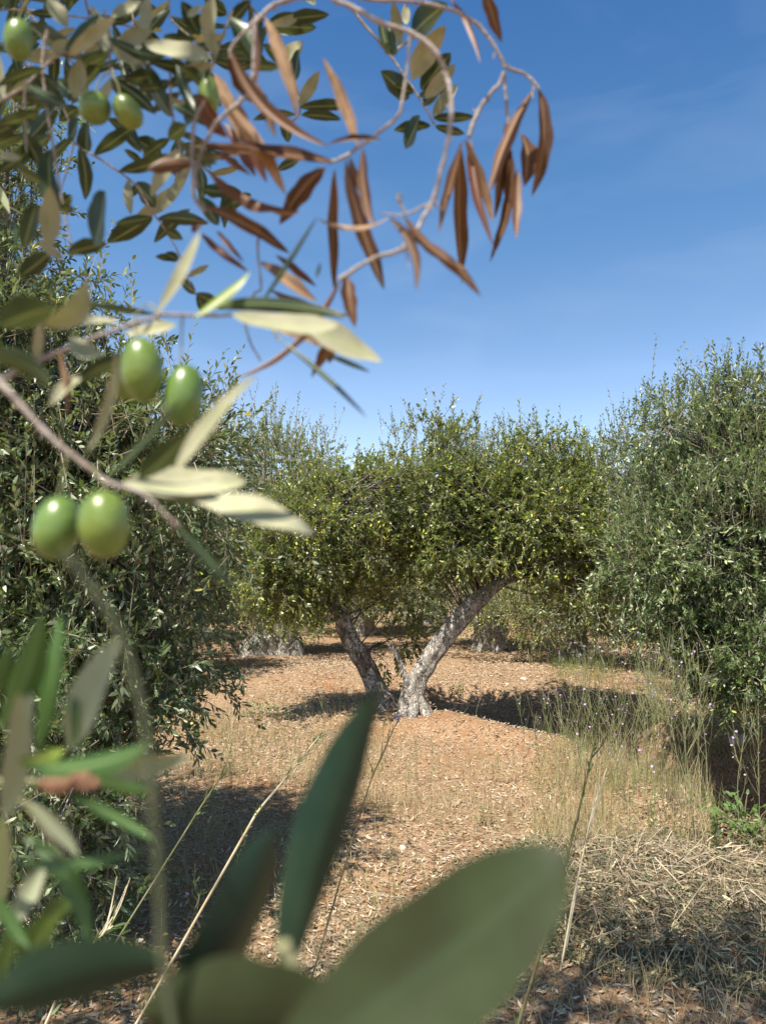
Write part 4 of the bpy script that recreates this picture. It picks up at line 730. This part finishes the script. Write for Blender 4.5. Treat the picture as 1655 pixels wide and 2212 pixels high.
traced_weed([(490, 1870), (530, 1800), (560, 1750), (610, 1690), (650, 1640), (690, 1590)], 1.9, .0035, 'straw', 'pale straw-coloured stalk with narrow leaves leaning right in the left shade', 46, 'herb', .03)
traced_weed([(380, 1830), (430, 1750), (470, 1690), (500, 1650)], 2.1, .0026, 'stem', 'slender green weed stalk beside the pale leaning one', 30, 'herb', .03)
traced_weed([(100, 2212), (150, 2100), (200, 2040), (245, 2000)], 1.6, .0035, 'straw', 'leafy straw-coloured stalk low in the left corner', 30, 'herb', .05)
traced_weed([(1235, 1960), (1258, 1850), (1280, 1750), (1310, 1660)], 2.9, .004, 'straw', 'bleached straw stalk leaning right out of the straw heap', 4, 'hay', .03)
traced_weed([(1215, 2100), (1240, 1950), (1262, 1830), (1300, 1700)], 3.0, .0035, 'straw', 'bleached straw stalk just left of the leaning one in the heap', 2, 'hay', .03)

# leafy low herbs
def herb(base, R, n, seed, label, L=.05, Wd=.03, H=.12, group=None, mt='herb'):
    r = np.random.default_rng(seed); root = empty('leafy_herb', base, label, 'herb', group); th = r.uniform(0, 6.28, n); q = np.sqrt(r.random(n)) * R
    P = np.stack([q * np.cos(th), q * np.sin(th), r.uniform(.15, 1, n) * H], -1); g = G(); D = np.stack([np.cos(th), np.sin(th), r.uniform(-.2, .7, n)], -1)
    leaves_mesh(g, P, D + r.normal(size=(n, 3)) * .4, np.tile([0, 0, 1.], (n, 1)) + r.normal(size=(n, 3)) * .35, L * r.uniform(.6, 1.2, n), Wd * r.uniform(.6, 1.2, n), 6); g.build('foliage', M[mt], root, smooth=False)
    g = G(); k = slice(0, None, 3); prisms(g, np.zeros_like(P[k]) + [0, 0, -.01], P[k], .002, .001, 0); g.build('stem', M['stem'], root); return root
for i, (x, y, R, n, L, lab) in enumerate([(555, 1545, .14, 60, .05, 'broad-leaved green herb in the shade strip left of the forked trunks'), (612, 1550, .13, 50, .05, 'lighter green herb next to the broad-leaved one in the shade strip'), (1605, 1790, .22, 120, .05, 'bramble-like green herb at the right edge below the gully'),
        (1625, 1830, .15, 70, .04, 'small green herb lowest at the right edge'), (1560, 1640, .14, 60, .045, 'green herb on the gully slope by the pale rock'), (1045, 1785, .05, 24, .03, 'tiny green herb alone in the sunny clearing'), (215, 2010, .16, 70, .05, 'green herb in the dark lower left'),
        (985, 1500, .10, 40, .04, 'small herb at the foot of the pale trunk'), (1290, 1545, .25, 120, .045, 'green herb growing inside the gully'), (1440, 1560, .28, 140, .045, 'larger green herb on the gully floor to the right')]):
    herb(ground_at(x, y), R, n, 400 + i, lab, L, L * .5, .14)
root = empty('leafy_herb', ground_at(1548, 1870), 'upright bushy light green weed with needle-like leaves near the right edge', 'herb')
g = G(); n = 260; z = r.uniform(.02, .26, n); th = r.uniform(0, 6.28, n); leaves_mesh(g, np.stack([np.zeros(n), np.zeros(n), z], -1), np.stack([np.cos(th), np.sin(th), np.full(n, .5)], -1), np.tile([0, 0, 1.], (n, 1)) + 0. * th[:, None], r.uniform(.03, .05, n) * (1.15 - z * 2.2), np.full(n, .004), 6); g.build('foliage', M['herb'], root)
g = G(); tube(g, spline([(0, 0, -.02), (.004, 0, .27)], 4), .003, 5); g.build('stem', M['stem'], root)

# stones
def stone(x, y, s, seed, label):
    r = np.random.default_rng(seed); b = ground_at(x, y); o = olive_mesh(1, 1, 22, 16); V = o.v[0]; V = V * (1 + .22 * snoise(V, 1.3, seed, 3)[:, None]) * [1.15, .85, .55] * s; o.v[0] = V
    ob = o.build('stone', M['stone']); ob.location = b + [0, 0, s * .2]; ob.rotation_euler = (r.uniform(-.3, .3), r.uniform(-.3, .3), r.uniform(0, 6)); tag(ob, label, 'stone', 'pale stones on the soil')
for i, (x, y, s, lab) in enumerate([(1595, 1604, .085, 'flat pale rock on the gully side near the right edge'), (1130, 1468, .045, 'pale stone on the sunny bank behind the gully'), (1095, 1480, .03, 'smaller stone just left of the pale one on the sunny bank'), (1062, 1462, .03, 'small stone by the shadow edge right of the pale trunk'),
        (1365, 1862, .022, 'white pebble on top of the straw heap'), (1352, 1880, .018, 'small pebble just below the white one on the straw heap'), (700, 1900, .02, 'pale pebble in the dappled shade at lower centre'), (870, 1835, .02, 'pebble in the stubble of the clearing'), (1480, 1905, .025, 'pale pebble right of the straw heap'), (1640, 1850, .03, 'stone at the right edge below the herbs')]):
    stone(x, y, s, 500 + i, lab)
